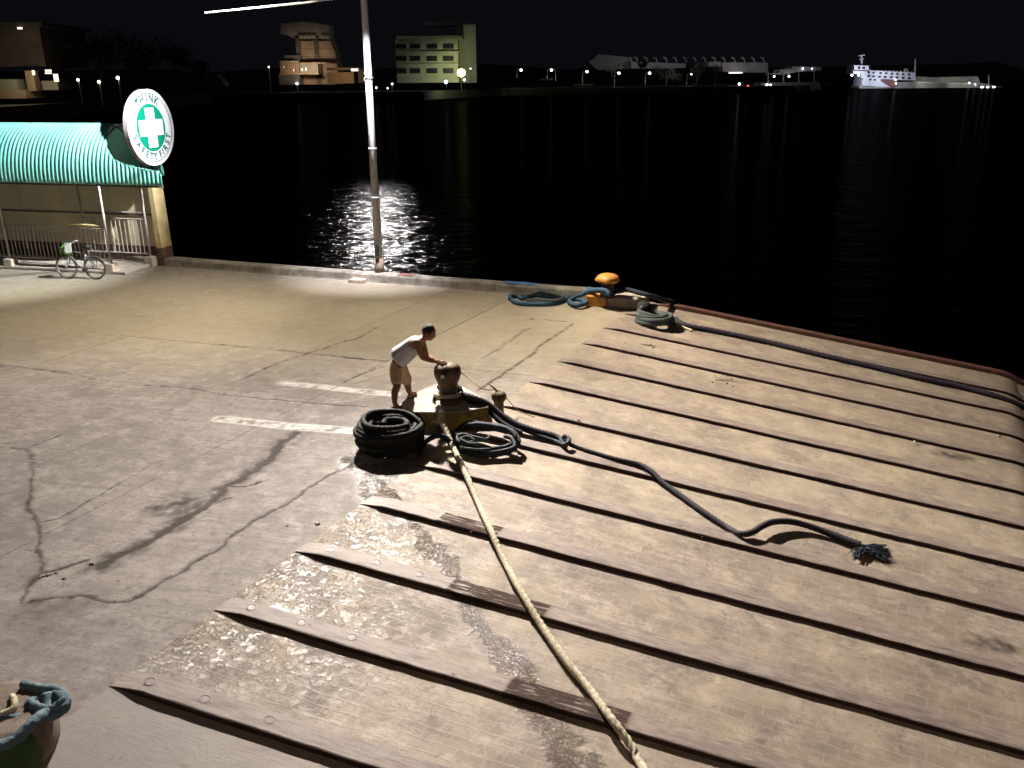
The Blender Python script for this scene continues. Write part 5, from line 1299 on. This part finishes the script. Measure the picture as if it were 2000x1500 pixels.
# --- white ship
Y=520
sh=thing('cargo_ship',fpx(1800,172,Y),'white landing ship with stacked windowed decks and a long grey cargo deck, at the right','ship')
poly([(1680,177),(1678,168),(1684,166),(1740,172),(1750,160),(1790,160),(1905,164),(1912,178),(1900,181),(1700,180)],Y+.5,13,'hull',M['shipgrey'],sh)
poly([(1683,167),(1684,158),(1688,148),(1712,148),(1716,156),(1740,171)],Y-.3,13,'forward_hull',M['shipwhite'],sh)
poly([(1712,154),(1755,155),(1751,169),(1739,171)],Y-.2,12,'red_hull_panel',M['shiphull'],sh)
def deckbox(u0,u1,v0,v1,wins,name,rowv,hh,ww=7):
    d=poly([(u0,v1),(u0,v0),(u1,v0+ (u1-u0)*.05),(u1,v1+(u1-u0)*.05)],Y-.4,12,name,M['shipwhite'],sh)
    for u in wins:
        vv=rowv+(u-u0)*.05; fbox(u-ww/2,u+ww/2,vv-hh/2,vv+hh/2,Y-.7,.35,'window',M['farglass'],d)
deckbox(1668,1697,127,138,(1678,1687),'bridge',132,4.2,5.5)
deckbox(1667,1788,136,144,(1697,1706,1720,1731,1742,1753,1764,1775),'upper_deck',140,4,5)
deckbox(1682,1788,144.5,152,(1697,1706,1718,1729,1741,1752,1764,1776),'middle_deck',148,4,6)
deckbox(1690,1720,152.5,158,(1700,1709),'lower_deck',155,3,5)
for i in range(12): 
    u=1700+i*7.4; MB().tube([fpx(u,136.5+(u-1667)*.05,Y),fpx(u,133.5+(u-1667)*.05,Y)],.16,4).build('rail_post',M['shipwhite'],sh)
MB().tube([fpx(1683,127,Y+3),fpx(1683,107,Y+3)],[.6,.35],6).build('mast',M['shipwhite'],sh)
MB().tube([fpx(1677,109,Y+3),fpx(1689,107,Y+3)],.35,5).build('mast_yard',M['shipwhite'],sh)
MB().tube([fpx(1679,116,Y+3),fpx(1687,115,Y+3)],.3,5).build('mast_yard',M['shipwhite'],sh)
MB().tube([fpx(1787,145,Y+6),fpx(1788,114,Y+6)],[.5,.3],6).build('rear_mast',M['shipgrey'],sh)
MB().tube([fpx(1769,142,Y+6),fpx(1770,134,Y+6)],[1.3,1.1],8).build('funnel',M['shipgrey'],sh)
poly([(1785,160),(1785,149),(1822,151),(1910,149),(1914,163)],Y+5,5,'deckhouse',M['shipgrey'],sh)
MB().tube([fpx(1790,160.5,Y),fpx(1905,164,Y)],.3,5).build('deck_rail',M['shipwhite'],sh)
poly([(1900,178),(1898,168),(1905,160),(1960,170),(1974,172),(1970,178)],Y+6,8,'stern_ramp',M['shipgrey'],sh)
MB().tube([fpx(1931,168,Y+6),fpx(1931,146,Y+6)],.35,5).build('stern_mast',M['shipgrey'],sh)
for u,v,r_ in ((1664,147,3),(1677,147,2.6),(1749,156,2),(1750,163,2.2),(1893,162,2.4),(1905,165,1.8),(1918,171,4),(1929,171,3.6),(1941,171,3.8)):
    MB().lathe([(0.001,-1),(.8,-.6),(1,0),(.8,.6),(0.001,1)],fpx(u,v,Y-1.5),8,ax=np.eye(3)*r_*.19).build('deck_lamp',M['bulbwhite'],sh)
wash('ship_light_source',fpx(1690,150,Y-16),fpx(1705,148,Y),9000,(.82,.85,1.0),.6)
wash('ship_light_source',fpx(1750,140,Y-18),fpx(1760,150,Y),6000,(.82,.85,1.0),.6)
wash('ship_light_source',fpx(1810,156,Y-8),fpx(1815,158,Y),900,(1,.95,.8),.6)
wash('ship_light_source',fpx(1880,158,Y-8),fpx(1875,158,Y),900,(1,.95,.8),.6)
wash('ship_light_source',fpx(1930,168,Y-6),fpx(1930,168,Y),600,(.9,.9,1.0),.6)
# --- trees on the far shore
def tree(u,vb,vt,wpx,Y,label,group):
    b=fpx(u,vb,Y); t_=fpx(u,vt,Y); h=t_[2]-b[2]; w_=wpx/FPX*Y
    o=thing('tree',b,label,'tree',group)
    MB().tube([b-EZ*.5,b+EZ*h*.3+np.array([w_*.03,0,0]),b+EZ*h*.62],[h*.035,h*.026,h*.012],7).build('trunk',M['trunk'],o)
    m=MB(); cl=[]
    for i in range(9):
        a=random.uniform(0,2*PI); r_=random.uniform(.1,.34)*w_; cl.append((b+np.array([r_*math.cos(a),r_*math.sin(a)*.8,h*random.uniform(.42,.86)]),random.uniform(.14,.24)*w_))
        m.tube([b+EZ*h*.35,cl[-1][0]],[h*.012,h*.005],4)
    for i in range(1500):
        c,r_=random.choice(cl); d=np.array([random.gauss(0,1) for _ in range(3)]); d/=np.linalg.norm(d); q=c+d*r_*random.uniform(.55,1.1)*np.array([1,1,.75])
        e_=np.cross(d,[random.random(),random.random(),random.random()]); e_/=np.linalg.norm(e_)+1e-6; f_=np.cross(d,e_); s_=h*random.uniform(.012,.028)
        m.add([q-e_*s_,q+f_*s_*.6+d*s_*.4,q+e_*s_,q-f_*s_*.6],[(0,1,2,3)])
    m.build('crown',M['foliage'],o)
G1='trees behind the shelter on the left shore'; G2='trees in front of the terminal'
tree(120,190,62,110,200,'broad dark tree right beside the dim warehouse',G1)
tree(200,188,45,120,206,'tallest dark tree behind the safety sign',G1)
tree(288,184,60,110,212,'dark tree above and right of the safety sign',G1)
tree(345,178,80,80,262,'smallest dark tree of the left shore, left of the small booth',G1)
tree(1252,166,113,34,430,'dark tree between fourth and fifth quay lamps',G2)
tree(1300,166,126,60,428,'low wide dark tree between fifth and sixth quay lamps',G2)
tree(1360,166,118,42,430,'dark tree right of the sixth quay lamp',G2)
tree(1395,166,124,40,432,'dark tree in front of the gap in the terminal',G2)
tree(1195,160,122,30,432,'small dark tree in front of the left terminal hall',G2)
